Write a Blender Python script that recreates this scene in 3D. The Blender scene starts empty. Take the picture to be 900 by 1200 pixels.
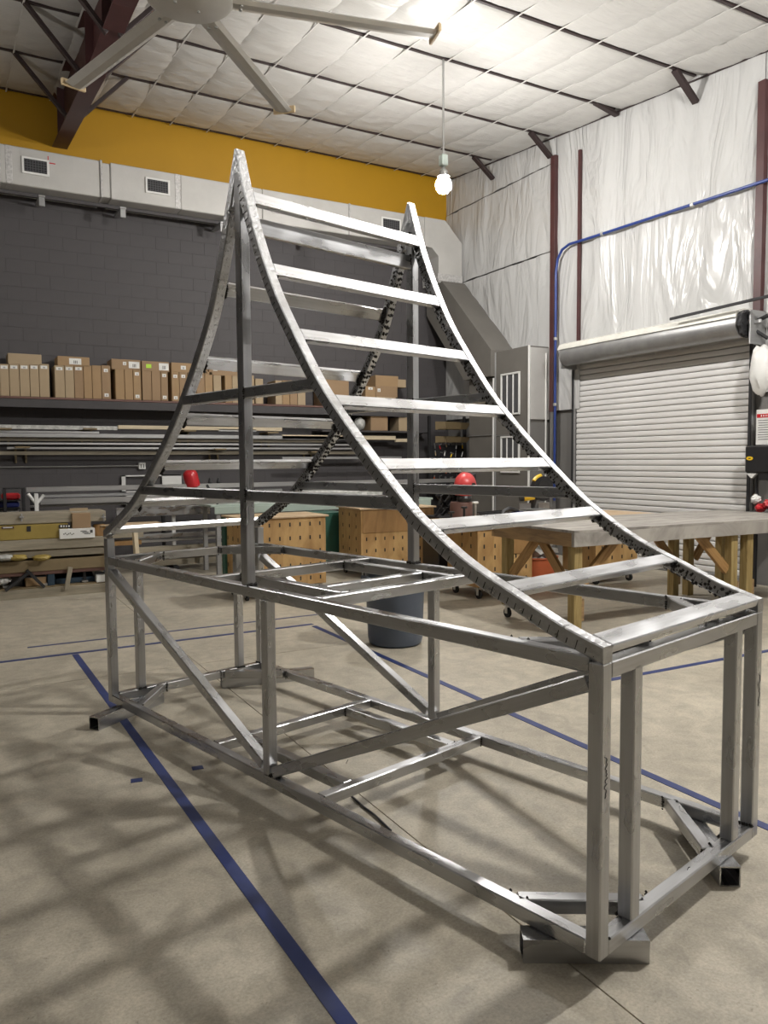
import bpy, bmesh, math, random
from mathutils import Vector, Matrix, noise
random.seed(7)
PI = math.pi
SC = bpy.context.scene
COL = SC.collection

# ------------------------------------------------------------------ camera, world, exposure
CAM = Vector((-1.61159, -1.60542, 1.55819))
RIGHT = Vector((0.8731835, -0.4873383, -0.0072047))
UP = Vector((0.0382422, 0.0537686, 0.9978209))
FWD = Vector((0.4858890, 0.8715562, -0.0655867))
FPX = 905.994
cam_d = bpy.data.cameras.new('camera')
cam_d.sensor_fit = 'HORIZONTAL'; cam_d.sensor_width = 36.0
cam_d.lens = FPX / 900 * 36.0
cam_d.clip_start = 0.05; cam_d.clip_end = 100
cam = bpy.data.objects.new('camera', cam_d); COL.objects.link(cam)
m = Matrix((RIGHT, UP, -FWD)).transposed().to_4x4(); m.translation = CAM
cam.matrix_world = m
SC.camera = cam
SC.view_settings.view_transform = 'Standard'
SC.view_settings.look = 'None'
SC.view_settings.gamma = 1.0
SC.view_settings.use_curve_mapping = False
SC.view_settings.exposure = 0.12
world = bpy.data.worlds.new('world'); SC.world = world; world.use_nodes = True
world.node_tree.nodes['Background'].inputs[0].default_value = (0.9, 0.95, 1.0, 1)
world.node_tree.nodes['Background'].inputs[1].default_value = 0.04

XR = 7.0575; YB = 11.315            # right wall, back wall
def roof(y): return 5.98 + 0.09 * y # underside of the purlins
LAMPS = [(3.98, 6.81), (3.98, 0.6), (-2.6, 6.4), (-2.6, 0.2), (0.7, -4.5)]  # left lamps and the one behind the camera are unseen, added as fill
LAMPZ = 5.05
LAMP_W = [950, 1800, 260, 90, 120]   # radiance of each bulb

def at(px, py, ax, val):
    """point of the plane (axis ax = val, metres) that lies on a sight line of the survey photo"""
    d = RIGHT * ((px - 450) / FPX) + UP * (-(py - 600) / FPX) + FWD
    return CAM + d * ((val - CAM[ax]) / d[ax])

# ------------------------------------------------------------------ materials
def new_mat(name):
    mt = bpy.data.materials.new(name); mt.use_nodes = True
    nt = mt.node_tree; return mt, nt, nt.nodes['Principled BSDF']
def N(nt, t, **kw):
    n = nt.nodes.new(t)
    for k, v in kw.items():
        if k in n.inputs: n.inputs[k].default_value = v
        else: setattr(n, k, v)
    return n
def simple(name, col, rough=.6, metal=0, var=.12, scale=6, stretch=(1, 1, 1), bump=.0, bscale=40, rvar=0.0, coat=0):
    mt, nt, b = new_mat(name); L = nt.links.new
    tc = N(nt, 'ShaderNodeTexCoord'); mp = N(nt, 'ShaderNodeMapping'); mp.inputs['Scale'].default_value = stretch
    L(tc.outputs['Object'], mp.inputs['Vector'])
    n1 = N(nt, 'ShaderNodeTexNoise', Scale=scale, Detail=6.0, Roughness=.6); L(mp.outputs[0], n1.inputs['Vector'])
    cr = N(nt, 'ShaderNodeValToRGB')
    cr.color_ramp.elements[0].position = .25; cr.color_ramp.elements[1].position = .75
    cr.color_ramp.elements[0].color = (*[c * (1 - var) for c in col], 1)
    cr.color_ramp.elements[1].color = (*[min(1, c * (1 + var)) for c in col], 1)
    L(n1.outputs['Fac'], cr.inputs['Fac']); L(cr.outputs['Color'], b.inputs['Base Color'])
    b.inputs['Roughness'].default_value = rough; b.inputs['Metallic'].default_value = metal
    if coat: b.inputs['Coat Weight'].default_value = coat
    if rvar:
        mr = N(nt, 'ShaderNodeMapRange'); mr.inputs['To Min'].default_value = rough - rvar; mr.inputs['To Max'].default_value = rough + rvar
        L(n1.outputs['Fac'], mr.inputs['Value']); L(mr.outputs[0], b.inputs['Roughness'])
    if bump:
        n2 = N(nt, 'ShaderNodeTexNoise', Scale=bscale, Detail=4.0); L(mp.outputs[0], n2.inputs['Vector'])
        bp = N(nt, 'ShaderNodeBump', Strength=bump, Distance=.01); L(n2.outputs['Fac'], bp.inputs['Height']); L(bp.outputs[0], b.inputs['Normal'])
    return mt
M = {}
def aluminium(name, base=.86, rough=.30, ground=False):
    mt, nt, b = new_mat(name); L = nt.links.new
    tc = N(nt, 'ShaderNodeTexCoord'); mp = N(nt, 'ShaderNodeMapping'); mp.inputs['Scale'].default_value = (1.2, 40, 40)
    L(tc.outputs['Object'], mp.inputs['Vector'])
    st = N(nt, 'ShaderNodeTexNoise', Scale=2.0, Detail=2.0, Roughness=.5); L(mp.outputs[0], st.inputs['Vector'])
    mp2 = N(nt, 'ShaderNodeMapping'); mp2.inputs['Scale'].default_value = (1.0, 3.0, 3.0); L(tc.outputs['Object'], mp2.inputs['Vector'])
    bl = N(nt, 'ShaderNodeTexNoise', Scale=6.0, Detail=1.5, Roughness=.45); L(mp2.outputs[0], bl.inputs['Vector'])
    mx = N(nt, 'ShaderNodeMath', operation='ADD'); L(st.outputs['Fac'], mx.inputs[0]); L(bl.outputs['Fac'], mx.inputs[1])
    cr = N(nt, 'ShaderNodeValToRGB')
    cr.color_ramp.elements[0].position = .38; cr.color_ramp.elements[1].position = .66
    cr.color_ramp.elements[0].color = (base * .84, base * .845, base * .86, 1); cr.color_ramp.elements[1].color = (base, base * 1.01, base * 1.04, 1)
    hv = N(nt, 'ShaderNodeMath', operation='MULTIPLY'); hv.inputs[1].default_value = .5; L(mx.outputs[0], hv.inputs[0])
    L(hv.outputs[0], cr.inputs['Fac']); L(cr.outputs['Color'], b.inputs['Base Color'])
    b.inputs['Metallic'].default_value = 1.0
    mr = N(nt, 'ShaderNodeMapRange'); mr.inputs['From Min'].default_value = .3; mr.inputs['From Max'].default_value = .7
    mr.inputs['To Min'].default_value = rough - .03; mr.inputs['To Max'].default_value = rough + .10
    L(bl.outputs['Fac'], mr.inputs['Value']); L(mr.outputs[0], b.inputs['Roughness'])
    if ground:
        g = N(nt, 'ShaderNodeTexNoise', Scale=70.0, Detail=3.0); L(tc.outputs['Object'], g.inputs['Vector'])
        bp = N(nt, 'ShaderNodeBump', Strength=.5, Distance=.006); L(g.outputs['Fac'], bp.inputs['Height'])
        L(bp.outputs[0], b.inputs['Normal'])
    return mt
M['alu'] = aluminium('mill_aluminium', .53, .26)
M['alu_ground'] = aluminium('ground_aluminium', .55, .30, True)
M['weld'] = simple('weld_soot', (.035, .032, .03), .55, .5, .5, 60, bump=.6, bscale=120)
M['kerf'] = simple('kerf_gap', (.03, .03, .03), .7, .3, .3, 40)
M['marker'] = simple('marker_ink', (.02, .02, .03), .6)

def concrete():
    mt, nt, b = new_mat('polished_concrete'); L = nt.links.new
    tc = N(nt, 'ShaderNodeTexCoord')
    a = N(nt, 'ShaderNodeTexNoise', Scale=.9, Detail=8.0, Roughness=.62); L(tc.outputs['Object'], a.inputs['Vector'])
    c = N(nt, 'ShaderNodeTexNoise', Scale=7.0, Detail=8.0, Roughness=.7, Distortion=.6); L(tc.outputs['Object'], c.inputs['Vector'])
    r1 = N(nt, 'ShaderNodeValToRGB'); e = r1.color_ramp.elements
    e[0].position = .32; e[0].color = (.37, .340, .280, 1); e[1].position = .68; e[1].color = (.50, .462, .385, 1)
    L(a.outputs['Fac'], r1.inputs['Fac'])
    r2 = N(nt, 'ShaderNodeValToRGB'); e = r2.color_ramp.elements
    e[0].position = .3; e[0].color = (.70, .69, .67, 1); e[1].position = .62; e[1].color = (1.08, 1.06, 1.02, 1)
    L(c.outputs['Fac'], r2.inputs['Fac'])
    mx = N(nt, 'ShaderNodeMixRGB', blend_type='MULTIPLY'); mx.inputs[0].default_value = 1
    L(r1.outputs[0], mx.inputs[1]); L(r2.outputs[0], mx.inputs[2])
    # small dark stains and pits
    v = N(nt, 'ShaderNodeTexNoise', Scale=38.0, Detail=4.0, Roughness=.8); L(tc.outputs['Object'], v.inputs['Vector'])
    r3 = N(nt, 'ShaderNodeValToRGB'); e = r3.color_ramp.elements
    e[0].position = .27; e[0].color = (.40, .37, .35, 1); e[1].position = .38; e[1].color = (1, 1, 1, 1)
    L(v.outputs['Fac'], r3.inputs['Fac'])
    m2 = N(nt, 'ShaderNodeMixRGB', blend_type='MULTIPLY'); m2.inputs[0].default_value = 1
    L(mx.outputs[0], m2.inputs[1]); L(r3.outputs[0], m2.inputs[2])
    g = N(nt, 'ShaderNodeTexNoise', Scale=95.0, Detail=3.0, Roughness=.7); L(tc.outputs['Object'], g.inputs['Vector'])
    r4 = N(nt, 'ShaderNodeValToRGB'); e = r4.color_ramp.elements
    e[0].position = .3; e[0].color = (.80, .79, .78, 1); e[1].position = .7; e[1].color = (1.12, 1.12, 1.12, 1)
    L(g.outputs['Fac'], r4.inputs['Fac'])
    m3 = N(nt, 'ShaderNodeMixRGB', blend_type='MULTIPLY'); m3.inputs[0].default_value = 1
    L(m2.outputs[0], m3.inputs[1]); L(r4.outputs[0], m3.inputs[2]); L(m3.outputs[0], b.inputs['Base Color'])
    mr = N(nt, 'ShaderNodeMapRange'); mr.inputs['To Min'].default_value = .38; mr.inputs['To Max'].default_value = .68
    L(c.outputs['Fac'], mr.inputs['Value']); L(mr.outputs[0], b.inputs['Roughness'])
    bp = N(nt, 'ShaderNodeBump', Strength=.12, Distance=.004); L(c.outputs['Fac'], bp.inputs['Height']); L(bp.outputs[0], b.inputs['Normal'])
    return mt
M['concrete'] = concrete()

def vinyl(name, col, stretch, bump=.7, rough=.33):
    mt, nt, b = new_mat(name); L = nt.links.new
    tc = N(nt, 'ShaderNodeTexCoord'); mp = N(nt, 'ShaderNodeMapping'); mp.inputs['Scale'].default_value = stretch
    L(tc.outputs['Object'], mp.inputs['Vector'])
    n1 = N(nt, 'ShaderNodeTexNoise', Scale=2.2, Detail=5.0, Roughness=.55, Distortion=1.6); L(mp.outputs[0], n1.inputs['Vector'])
    cr = N(nt, 'ShaderNodeValToRGB'); e = cr.color_ramp.elements
    e[0].position = .3; e[0].color = (*[c * .93 for c in col], 1); e[1].position = .7; e[1].color = (*col, 1)
    L(n1.outputs['Fac'], cr.inputs['Fac']); L(cr.outputs[0], b.inputs['Base Color'])
    b.inputs['Roughness'].default_value = rough
    n2 = N(nt, 'ShaderNodeTexNoise', Scale=1.6, Detail=3.0, Roughness=.5, Distortion=2.5); L(mp.outputs[0], n2.inputs['Vector'])
    ab = N(nt, 'ShaderNodeMath', operation='SUBTRACT'); ab.inputs[1].default_value = .5; L(n2.outputs['Fac'], ab.inputs[0])
    ab2 = N(nt, 'ShaderNodeMath', operation='ABSOLUTE'); L(ab.outputs[0], ab2.inputs[0])
    bp = N(nt, 'ShaderNodeBump', Strength=bump, Distance=.09); L(ab2.outputs[0], bp.inputs['Height']); L(bp.outputs[0], b.inputs['Normal'])
    return mt
M['vinyl_wall'] = vinyl('white_vinyl_wall_facing', (.50, .50, .495), (.6, 1.1, .28), .9, .26)
M['vinyl_roof'] = vinyl('white_vinyl_roof_facing', (.54, .53, .51), (.5, 4.0, 1), .30, .38)
M['maroon'] = simple('maroon_steel', (.060, .020, .020), .5, 0, .25, 3)
M['purlin'] = simple('dark_primer_steel', (.030, .018, .018), .6)
M['strap'] = simple('white_strap', (.58, .57, .55), .6)
M['yellow_wall'] = simple('yellow_painted_wall', (.44, .235, .004), .6, 0, .05, 1.5, bump=.05)
M['cmu'] = simple('grey_painted_block', (.066, .061, .064), .66, 0, .05, 5, bump=.2, bscale=60)
M['mortar'] = simple('painted_mortar', (.060, .056, .058), .75)
M['grey_paint'] = simple('grey_painted_panel', (.16, .155, .148), .6, 0, .06, 2)
M['grey_paint2'] = simple('taupe_painted_duct_board', (.145, .136, .122), .6, 0, .1, 3, bump=.1, bscale=8)
M['duct'] = simple('silver_duct_wrap', (.50, .49, .47), .42, .15, .08, 2.5, bump=.35, bscale=7)
M['duct2'] = simple('crinkled_duct_tape', (.52, .51, .50), .35, .3, .3, 30, bump=.8, bscale=40)
M['white_metal'] = simple('white_enamel_metal', (.72, .72, .70), .4, 0, .04)
M['dark'] = simple('dark_void', (.02, .02, .022), .7)
M['louver'] = simple('louver_grey', (.075, .075, .08), .5)
M['slat'] = simple('door_slat_offwhite', (.66, .65, .64), .48, 0, .07, 3, (1, 1, 4))
M['door_metal'] = simple('galvanized_metal', (.33, .33, .33), .42, .6, .15, 6)  # galvanized metal of the door coil and backing sheet
M['hood'] = simple('cream_hood_metal', (.62, .61, .56), .45)
M['blue_pipe'] = simple('blue_air_pipe', (.02, .045, .20), .35)
M['tape'] = simple('blue_floor_tape', (.022, .037, .14), .5, 0, .22, 9)
M['card'] = simple('brown_cardboard', (.30, .20, .115), .8, 0, .08, 3)
M['card2'] = simple('light_cardboard', (.38, .29, .185), .8, 0, .08, 3)
M['card3'] = simple('tan_cardboard', (.34, .225, .12), .8, 0, .1, 3)
M['sticker'] = simple('white_sticker', (.72, .72, .70), .6)
M['print'] = simple('printed_ink', (.06, .06, .06), .6)
M['green_sticker'] = simple('lime_sticker', (.45, .75, .05), .6)
M['stock_wood'] = simple('cream_wood_strip', (.56, .47, .33), .65, 0, .12, 3, (1, 8, 8))
M['steel_bar'] = simple('bare_steel_stock', (.50, .50, .50), .32, .85, .1, 3, (1, 20, 20))
M['galv'] = simple('dull_grey_stock', (.34, .34, .34), .45, .6, .12, 3, (1, 20, 20))
M['old_wood'] = simple('weathered_beige_timber', (.30, .265, .20), .7, 0, .3, 2.5, (1, 9, 9), bump=.1)
def wood(name, col, dark, scale=3, stretch=(1, 14, 14), rough=.6):
    mt, nt, b = new_mat(name); L = nt.links.new
    tc = N(nt, 'ShaderNodeTexCoord'); mp = N(nt, 'ShaderNodeMapping'); mp.inputs['Scale'].default_value = stretch
    L(tc.outputs['Object'], mp.inputs['Vector'])
    n = N(nt, 'ShaderNodeTexNoise', Scale=scale, Detail=5.0, Roughness=.6, Distortion=1.2); L(mp.outputs[0], n.inputs['Vector'])
    cr = N(nt, 'ShaderNodeValToRGB'); e = cr.color_ramp.elements
    e[0].position = .33; e[0].color = (*dark, 1); e[1].position = .62; e[1].color = (*col, 1)
    L(n.outputs['Fac'], cr.inputs['Fac']); L(cr.outputs[0], b.inputs['Base Color']); b.inputs['Roughness'].default_value = rough
    return mt
M['post_wood'] = wood('treated_pine', (.40, .30, .125), (.24, .165, .06), 2.2, (10, 10, 1))
M['brace_wood'] = wood('amber_pine', (.45, .27, .105), (.25, .13, .045), 2.2)
M['apron'] = wood('dirty_pine_apron', (.36, .23, .11), (.18, .115, .065), 1.6, (1.2, 6, 9))
M['top_wood'] = wood('grey_weathered_tabletop', (.40, .375, .34), (.18, .165, .15), 1.5, (1.2, 9, 1))
M['ply'] = wood('plywood', (.52, .33, .135), (.36, .205, .075), 1.7, (4, 4, 1.2))
M['ply_dark'] = wood('stained_plywood', (.34, .19, .07), (.22, .12, .04), 1.7, (4, 4, 1.2))
M['ply_pale'] = wood('pale_plywood', (.56, .42, .27), (.44, .31, .18), 1.7, (2, 6, 2))
M['green'] = simple('dark_green_laminate', (.018, .085, .06), .5)
M['pale_green'] = simple('pale_green_board', (.36, .43, .38), .35, 0, .05)
M['black'] = simple('black_plastic', (.018, .018, .02), .4)
M['rubber'] = simple('rubber', (.02, .02, .02), .8)
M['chrome'] = simple('chrome_caster', (.55, .55, .55), .3, .9)
M['bin'] = simple('blue_grey_plastic', (.075, .092, .125), .45, 0, .06, 3, (1, 1, .2), bump=.05)
M['red'] = simple('red_plastic', (.50, .018, .025), .28, coat=.5)
M['red2'] = simple('red_coral_shell', (.62, .06, .06), .3, coat=.5)
M['yellow'] = simple('yellow_plastic', (.80, .52, .02), .4)
M['dirty_yellow'] = simple('dirty_yellow_enamel', (.30, .22, .05), .5, 0, .18, 4)
M['blue'] = simple('blue_plastic', (.012, .02, .13), .4)
M['navy'] = simple('dark_teal_crate', (.02, .045, .075), .6)
M['orange'] = simple('orange_bucket_plastic', (.50, .12, .045), .5)
M['brown_steel'] = simple('rusty_brown_barrel', (.14, .07, .055), .6)
M['plastic_wrap'] = simple('crumpled_clear_plastic', (.45, .45, .43), .22, 0, .4, 14, bump=1.0, bscale=22)
M['fan'] = simple('brushed_fan_alloy', (.58, .565, .53), .38, .45, .06)
M['fan_tip'] = simple('fan_winglet', (.55, .42, .25), .5)
M['conduit'] = simple('zinc_conduit', (.45, .45, .44), .4, .7)
M['jbox'] = simple('pale_green_junction_box', (.40, .46, .42), .5)
M['floor_joint'] = simple('dark_joint_filler', (.09, .08, .07), .9)
M['tray'] = simple('khaki_tray', (.20, .15, .08), .6)
def emit(name, col, s):
    mt, nt, b = new_mat(name); b.inputs['Base Color'].default_value = (*col, 1)
    b.inputs['Emission Color'].default_value = (*col, 1); b.inputs['Emission Strength'].default_value = s; return mt

# ------------------------------------------------------------------ mesh builder
class MB:
    def __init__(s): s.v = []; s.f = []
    def add(s, vs, fs):
        o = len(s.v); s.v += [Vector(q) for q in vs]; s.f += [tuple(i + o for i in t) for t in fs]; return s
    def box(s, c, d, R=None):
        c = Vector(c); x, y, z = d[0] / 2, d[1] / 2, d[2] / 2
        vs = [Vector((i * x, j * y, k * z)) for i in (-1, 1) for j in (-1, 1) for k in (-1, 1)]
        if R is not None: vs = [R @ q for q in vs]
        return s.add([q + c for q in vs], [(0, 1, 3, 2), (4, 6, 7, 5), (0, 4, 5, 1), (2, 3, 7, 6), (0, 2, 6, 4), (1, 5, 7, 3)])
    def cbox(s, c, d, b=.004, R=None):
        """box with chamfered edges"""
        c = Vector(c); h = [q / 2 for q in d]; b = min(b, min(h) * .49); vs = []
        for sx in (-1, 1):
            for sy in (-1, 1):
                for sz in (-1, 1):
                    vs += [Vector((sx * h[0], sy * (h[1] - b), sz * (h[2] - b))), Vector((sx * (h[0] - b), sy * h[1], sz * (h[2] - b))), Vector((sx * (h[0] - b), sy * (h[1] - b), sz * h[2]))]
        bm = bmesh.new()
        for q in vs: bm.verts.new(q)
        r = bmesh.ops.convex_hull(bm, input=bm.verts)
        bmesh.ops.dissolve_limit(bm, angle_limit=.01, verts=bm.verts, edges=bm.edges)
        bm.verts.index_update()
        pv = [q.co.copy() for q in bm.verts]; fs = [tuple(q.index for q in t.verts) for t in bm.faces]; bm.free()
        if R is not None: pv = [R @ q for q in pv]
        return s.add([q + c for q in pv], fs)
    def tube(s, p0, p1, r, n=12, r1=None, cap=True):
        p0, p1 = Vector(p0), Vector(p1); r1 = r if r1 is None else r1
        d = (p1 - p0).normalized(); u = d.orthogonal().normalized(); w = d.cross(u)
        vs = []
        for p, q in ((p0, r), (p1, r1)):
            for i in range(n):
                a = 2 * PI * i / n; vs.append(p + u * math.cos(a) * q + w * math.sin(a) * q)
        fs = [(i, (i + 1) % n, n + (i + 1) % n, n + i) for i in range(n)]
        if cap: fs += [tuple(range(n))[::-1], tuple(range(n, 2 * n))]
        return s.add(vs, fs)
    def path(s, pts, r, n=8):
        pts = [Vector(q) for q in pts]; vs = []; prev = None
        for i, p in enumerate(pts):
            d = (pts[min(i + 1, len(pts) - 1)] - pts[max(i - 1, 0)]).normalized()
            u = (prev - d * prev.dot(d)).normalized() if prev is not None else d.orthogonal().normalized()
            prev = u; w = d.cross(u)
            for k in range(n):
                a = 2 * PI * k / n; vs.append(p + (u * math.cos(a) + w * math.sin(a)) * r)
        fs = [(i * n + k, i * n + (k + 1) % n, (i + 1) * n + (k + 1) % n, (i + 1) * n + k) for i in range(len(pts) - 1) for k in range(n)]
        fs += [tuple(range(n))[::-1], tuple((len(pts) - 1) * n + k for k in range(n))]
        return s.add(vs, fs)
    def lathe(s, prof, c=(0, 0, 0), n=24, R=None):
        c = Vector(c); vs = []
        for r, z in prof:
            for i in range(n):
                a = 2 * PI * i / n; q = Vector((r * math.cos(a), r * math.sin(a), z))
                vs.append((R @ q if R is not None else q) + c)
        k = len(prof)
        fs = [(j * n + i, j * n + (i + 1) % n, (j + 1) * n + (i + 1) % n, (j + 1) * n + i) for j in range(k - 1) for i in range(n)]
        fs += [tuple(range(n))[::-1], tuple((k - 1) * n + i for i in range(n))]
        return s.add(vs, fs)
    def prism(s, poly, axis, a, b):
        """polygon in the two other axes, extruded along axis from a to b"""
        def P(q, t):
            l = list(q); l.insert(axis, t); return l
        n = len(poly)
        return s.add([P(q, a) for q in poly] + [P(q, b) for q in poly],
                     [tuple(range(n)), tuple(range(n, 2 * n))[::-1]] + [(i, n + i, n + (i + 1) % n, (i + 1) % n) for i in range(n)])
    def mesh(s, name, mat, smooth=False):
        me = bpy.data.meshes.new(name); me.from_pydata([tuple(q) for q in s.v], [], s.f)
        bm = bmesh.new(); bm.from_mesh(me); bmesh.ops.recalc_face_normals(bm, faces=bm.faces); bm.to_mesh(me); bm.free()
        me.materials.append(mat)
        if smooth:
            me.polygons.foreach_set('use_smooth', [True] * len(me.polygons))
            try: me.set_sharp_from_angle(angle=math.radians(38))
            except Exception: pass
        me.update(); return me

def link(name, me, parent=None, loc=(0, 0, 0), rot=None, mw=None):
    o = bpy.data.objects.new(name, me); COL.objects.link(o)
    if parent: o.parent = parent
    if mw is not None: o.matrix_local = mw
    else:
        o.location = loc
        if rot: o.rotation_euler = rot
    return o
def obj(name, mb, mat, parent=None, loc=(0, 0, 0), rot=None, smooth=False, label=None, kind=None, mw=None):
    o = link(name, mb.mesh(name, M[mat] if isinstance(mat, str) else mat, smooth), parent, loc, rot, mw)
    if label: o['label'] = label
    if kind: o['kind'] = kind
    return o
def thing(name, label, cat, loc=(0, 0, 0), rz=0, group=None):
    o = bpy.data.objects.new(name, None); COL.objects.link(o); o.empty_display_size = .1
    o.location = loc; o.rotation_euler = (0, 0, rz); o['label'] = label; o['category'] = cat
    if group: o['group'] = group
    return o
def tag(o, label, cat, group=None):
    o['label'] = label; o['category'] = cat
    if group: o['group'] = group
    return o
def dup(o, parent=None, loc=None):
    c = o.copy(); COL.objects.link(c)
    if parent: c.parent = parent
    if loc is not None: c.location = loc
    for ch in list(o.children): dup(ch, c)
    return c
def frame(x, up=(0, 0, 1)):
    x = Vector(x).normalized(); z = Vector(up); z = (z - x * z.dot(x))
    if z.length < 1e-4: z = x.orthogonal()
    z.normalize(); y = z.cross(x)
    return Matrix((x, y, z)).transposed()
def bar(name, p0, p1, w, h, mat, parent=None, up=(0, 0, 1), ch=.003, label=None):
    """straight member of its own: local X runs along it; w across, h along 'up'"""
    p0, p1 = Vector(p0), Vector(p1); d = p1 - p0
    R = frame(d, up).to_4x4(); R.translation = p0
    mb = MB().cbox((d.length / 2, 0, 0), (d.length, w, h), ch)
    return obj(name, mb, mat, parent, mw=R, label=label)

# ------------------------------------------------------------------ the setting: floor
S = 'structure'
floor = obj('floor', MB().box((-1.5, 1.5, -.11), (17.4, 20, .1)), 'floor_joint', kind=S)
gap = .006
for x0, x1, y0, y1 in ((-9.5, 0, -8, 4.26), (0, XR, -8, 4.26), (-9.5, 0, 4.26, YB), (0, XR, 4.26, YB)):
    mb = MB().box(((x0 + x1) / 2, (y0 + y1) / 2, -.03), (x1 - x0 - gap, y1 - y0 - gap, .06))
    obj('slab', mb, 'concrete', floor)

def strip(name, x0, y0, x1, y1, w, label, group='blue tape lines on the floor', h=.0025):
    d = Vector((x1 - x0, y1 - y0, 0)); R = frame(d).to_4x4(); R.translation = (x0, y0, h / 2)
    o = obj(name, MB().box((d.length / 2, 0, 0), (d.length, w, h)), 'tape', mw=R)
    return tag(o, label, 'tape', group)
strip('floor_tape', -.79, 5.07, -.69, -1.2, .05, 'long blue tape line running from the back left down to the bottom of the picture')
strip('floor_tape', 1.335, 5.06, 1.345, -.6, .05, 'blue tape line along the far right side of the aluminium frame, passing the bin')
strip('floor_tape', -1.8, 5.10, 1.36, 5.15, .05, 'blue tape line crossing behind the frame at its back left end')
strip('floor_tape', -1.11, 5.53, 2.3, 5.56, .035, 'thin short blue tape line furthest back at the left, behind the crossing line', h=.002)
strip('floor_tape', 1.37, 2.35, 4.6, 2.27, .05, 'blue tape line running right towards the big wooden table')
strip('tape_scrap', -.904, 2.235, -.85, 2.225, .045, 'small square blue tape scrap on the floor, the left one of two', 'blue tape scraps')
strip('tape_scrap', -.601, 2.237, -.546, 2.23, .045, 'small square blue tape scrap near the long tape line, the right one of two', 'blue tape scraps')

# ------------------------------------------------------------------ back wall: painted blocks, yellow wall above
wall_back = obj('wall_back', MB().box((-1.2, YB + .1022, 3.0), (16.6, .2, 6.0)), 'mortar', kind=S)
BW, BH = .4, .2
blk = MB().cbox((0, 0, 0), (BW - .004, .03, BH - .004), .001).mesh('brick', M['cmu'])
nb = 0; rest = MB()
for r in range(29):
    z = r * BH + BH / 2
    x = -9.4 + (BW / 2 if r % 2 else 0)
    while x < XR - .05:
        w0 = min(BW, (XR - x) * 2)
        if w0 > BW - .01 and x > -1.2 and 2.9 < z < 5.6 and nb < 300:
            nb += 1; link('brick', blk, wall_back, (x, YB + .0135, z))
        else:
            ww = min(x + BW / 2, XR) - (x - BW / 2) - .01
            rest.box((min(x + BW / 2, XR) - ww / 2 - .005, YB + .0135, z), (ww, .03, BH - .01))
        x += BW
obj('brick_courses', rest, 'cmu', wall_back, kind='stuff')
obj('wall_back_upper', MB().box((-1.2, YB + .08, 6.5), (16.6, .2, 1.38)), 'yellow_wall', kind=S)

# right wall with the door opening
DY0, DY1, DZ = 4.58, 7.66, 3.02
wall_right = obj('wall_right', MB().box((XR + .12, (-8 + DY0) / 2, 3.5), (.2, DY0 + 8, 7.2)).box((XR + .12, (DY1 + YB + .2) / 2, 3.5), (.2, YB + .2 - DY1, 7.2)).box((XR + .12, (DY0 + DY1) / 2, (DZ + 7.1) / 2), (.2, DY1 - DY0, 7.1 - DZ)), 'grey_paint', kind=S)
def vinyl_panel(y0, y1, z0, z1, seed, amp=.03):
    ny, nz = max(4, int((y1 - y0) / .07)), max(4, int(((z1 if not callable(z1) else 7) - z0) / .12)); vs = []; fs = []
    for i in range(ny + 1):
        y = y0 + (y1 - y0) * i / ny; t = z1(y) if callable(z1) else z1
        for k in range(nz + 1):
            z = z0 + (t - z0) * k / nz; e = min(i, ny - i) / ny
            a = noise.noise(Vector((y * 3.2 + .5 * z, z * .55, seed)))
            b2 = abs(noise.noise(Vector((y * 6 - 1.6 * z, z * .9, seed + 9))))
            vs.append((XR - .03 - amp * (.7 + a - b2 * 1.2) * (1 if e > .02 else .3), y, z))
    for i in range(ny):
        for k in range(nz):
            a = i * (nz + 1) + k; fs.append((a, a + 1, a + nz + 2, a + nz + 1))
    return obj('vinyl_panel', MB().add(vs, fs), 'vinyl_wall', wall_right, smooth=True)
top = lambda y: roof(y) + .10
vinyl_panel(8.13, YB, 2.36, 4.93, 1); vinyl_panel(8.13, YB, 4.95, 6.31, 2); vinyl_panel(8.13, YB, 6.33, top, 3)
vinyl_panel(7.56, 8.125, 2.36, top, 4, .02); vinyl_panel(4.475, 7.555, 3.02, top, 5, .045); vinyl_panel(1.2, 4.47, 2.36, top, 6); vinyl_panel(-3, 1.1, 2.36, top, 7)
bar('steel_column', (6.99, 8.13, 2.34), (6.99, 8.13, 6.40), .10, .10, 'maroon', wall_right, (1, 0, 0))
bar('steel_column', (6.99, 8.13, .0), (6.99, 8.13, 2.34), .07, .08, 'grey_paint', wall_right, (1, 0, 0))
bar('steel_column', (6.99, 7.56, 3.35), (6.99, 7.56, 6.30), .045, .05, 'maroon', wall_right, (1, 0, 0))
bar('steel_column', (6.99, 4.47, 3.2), (6.99, 4.47, 6.03), .10, .10, 'maroon', wall_right, (1, 0, 0))
obj('wall_left', MB().box((-9.55, 1.5, 3.5), (.2, 20, 7.2)), 'grey_paint', kind=S)
obj('wall_front', MB().box((-1.2, -8.1, 3.2), (16.8, .2, 6.4)), 'grey_paint', kind=S)

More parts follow.
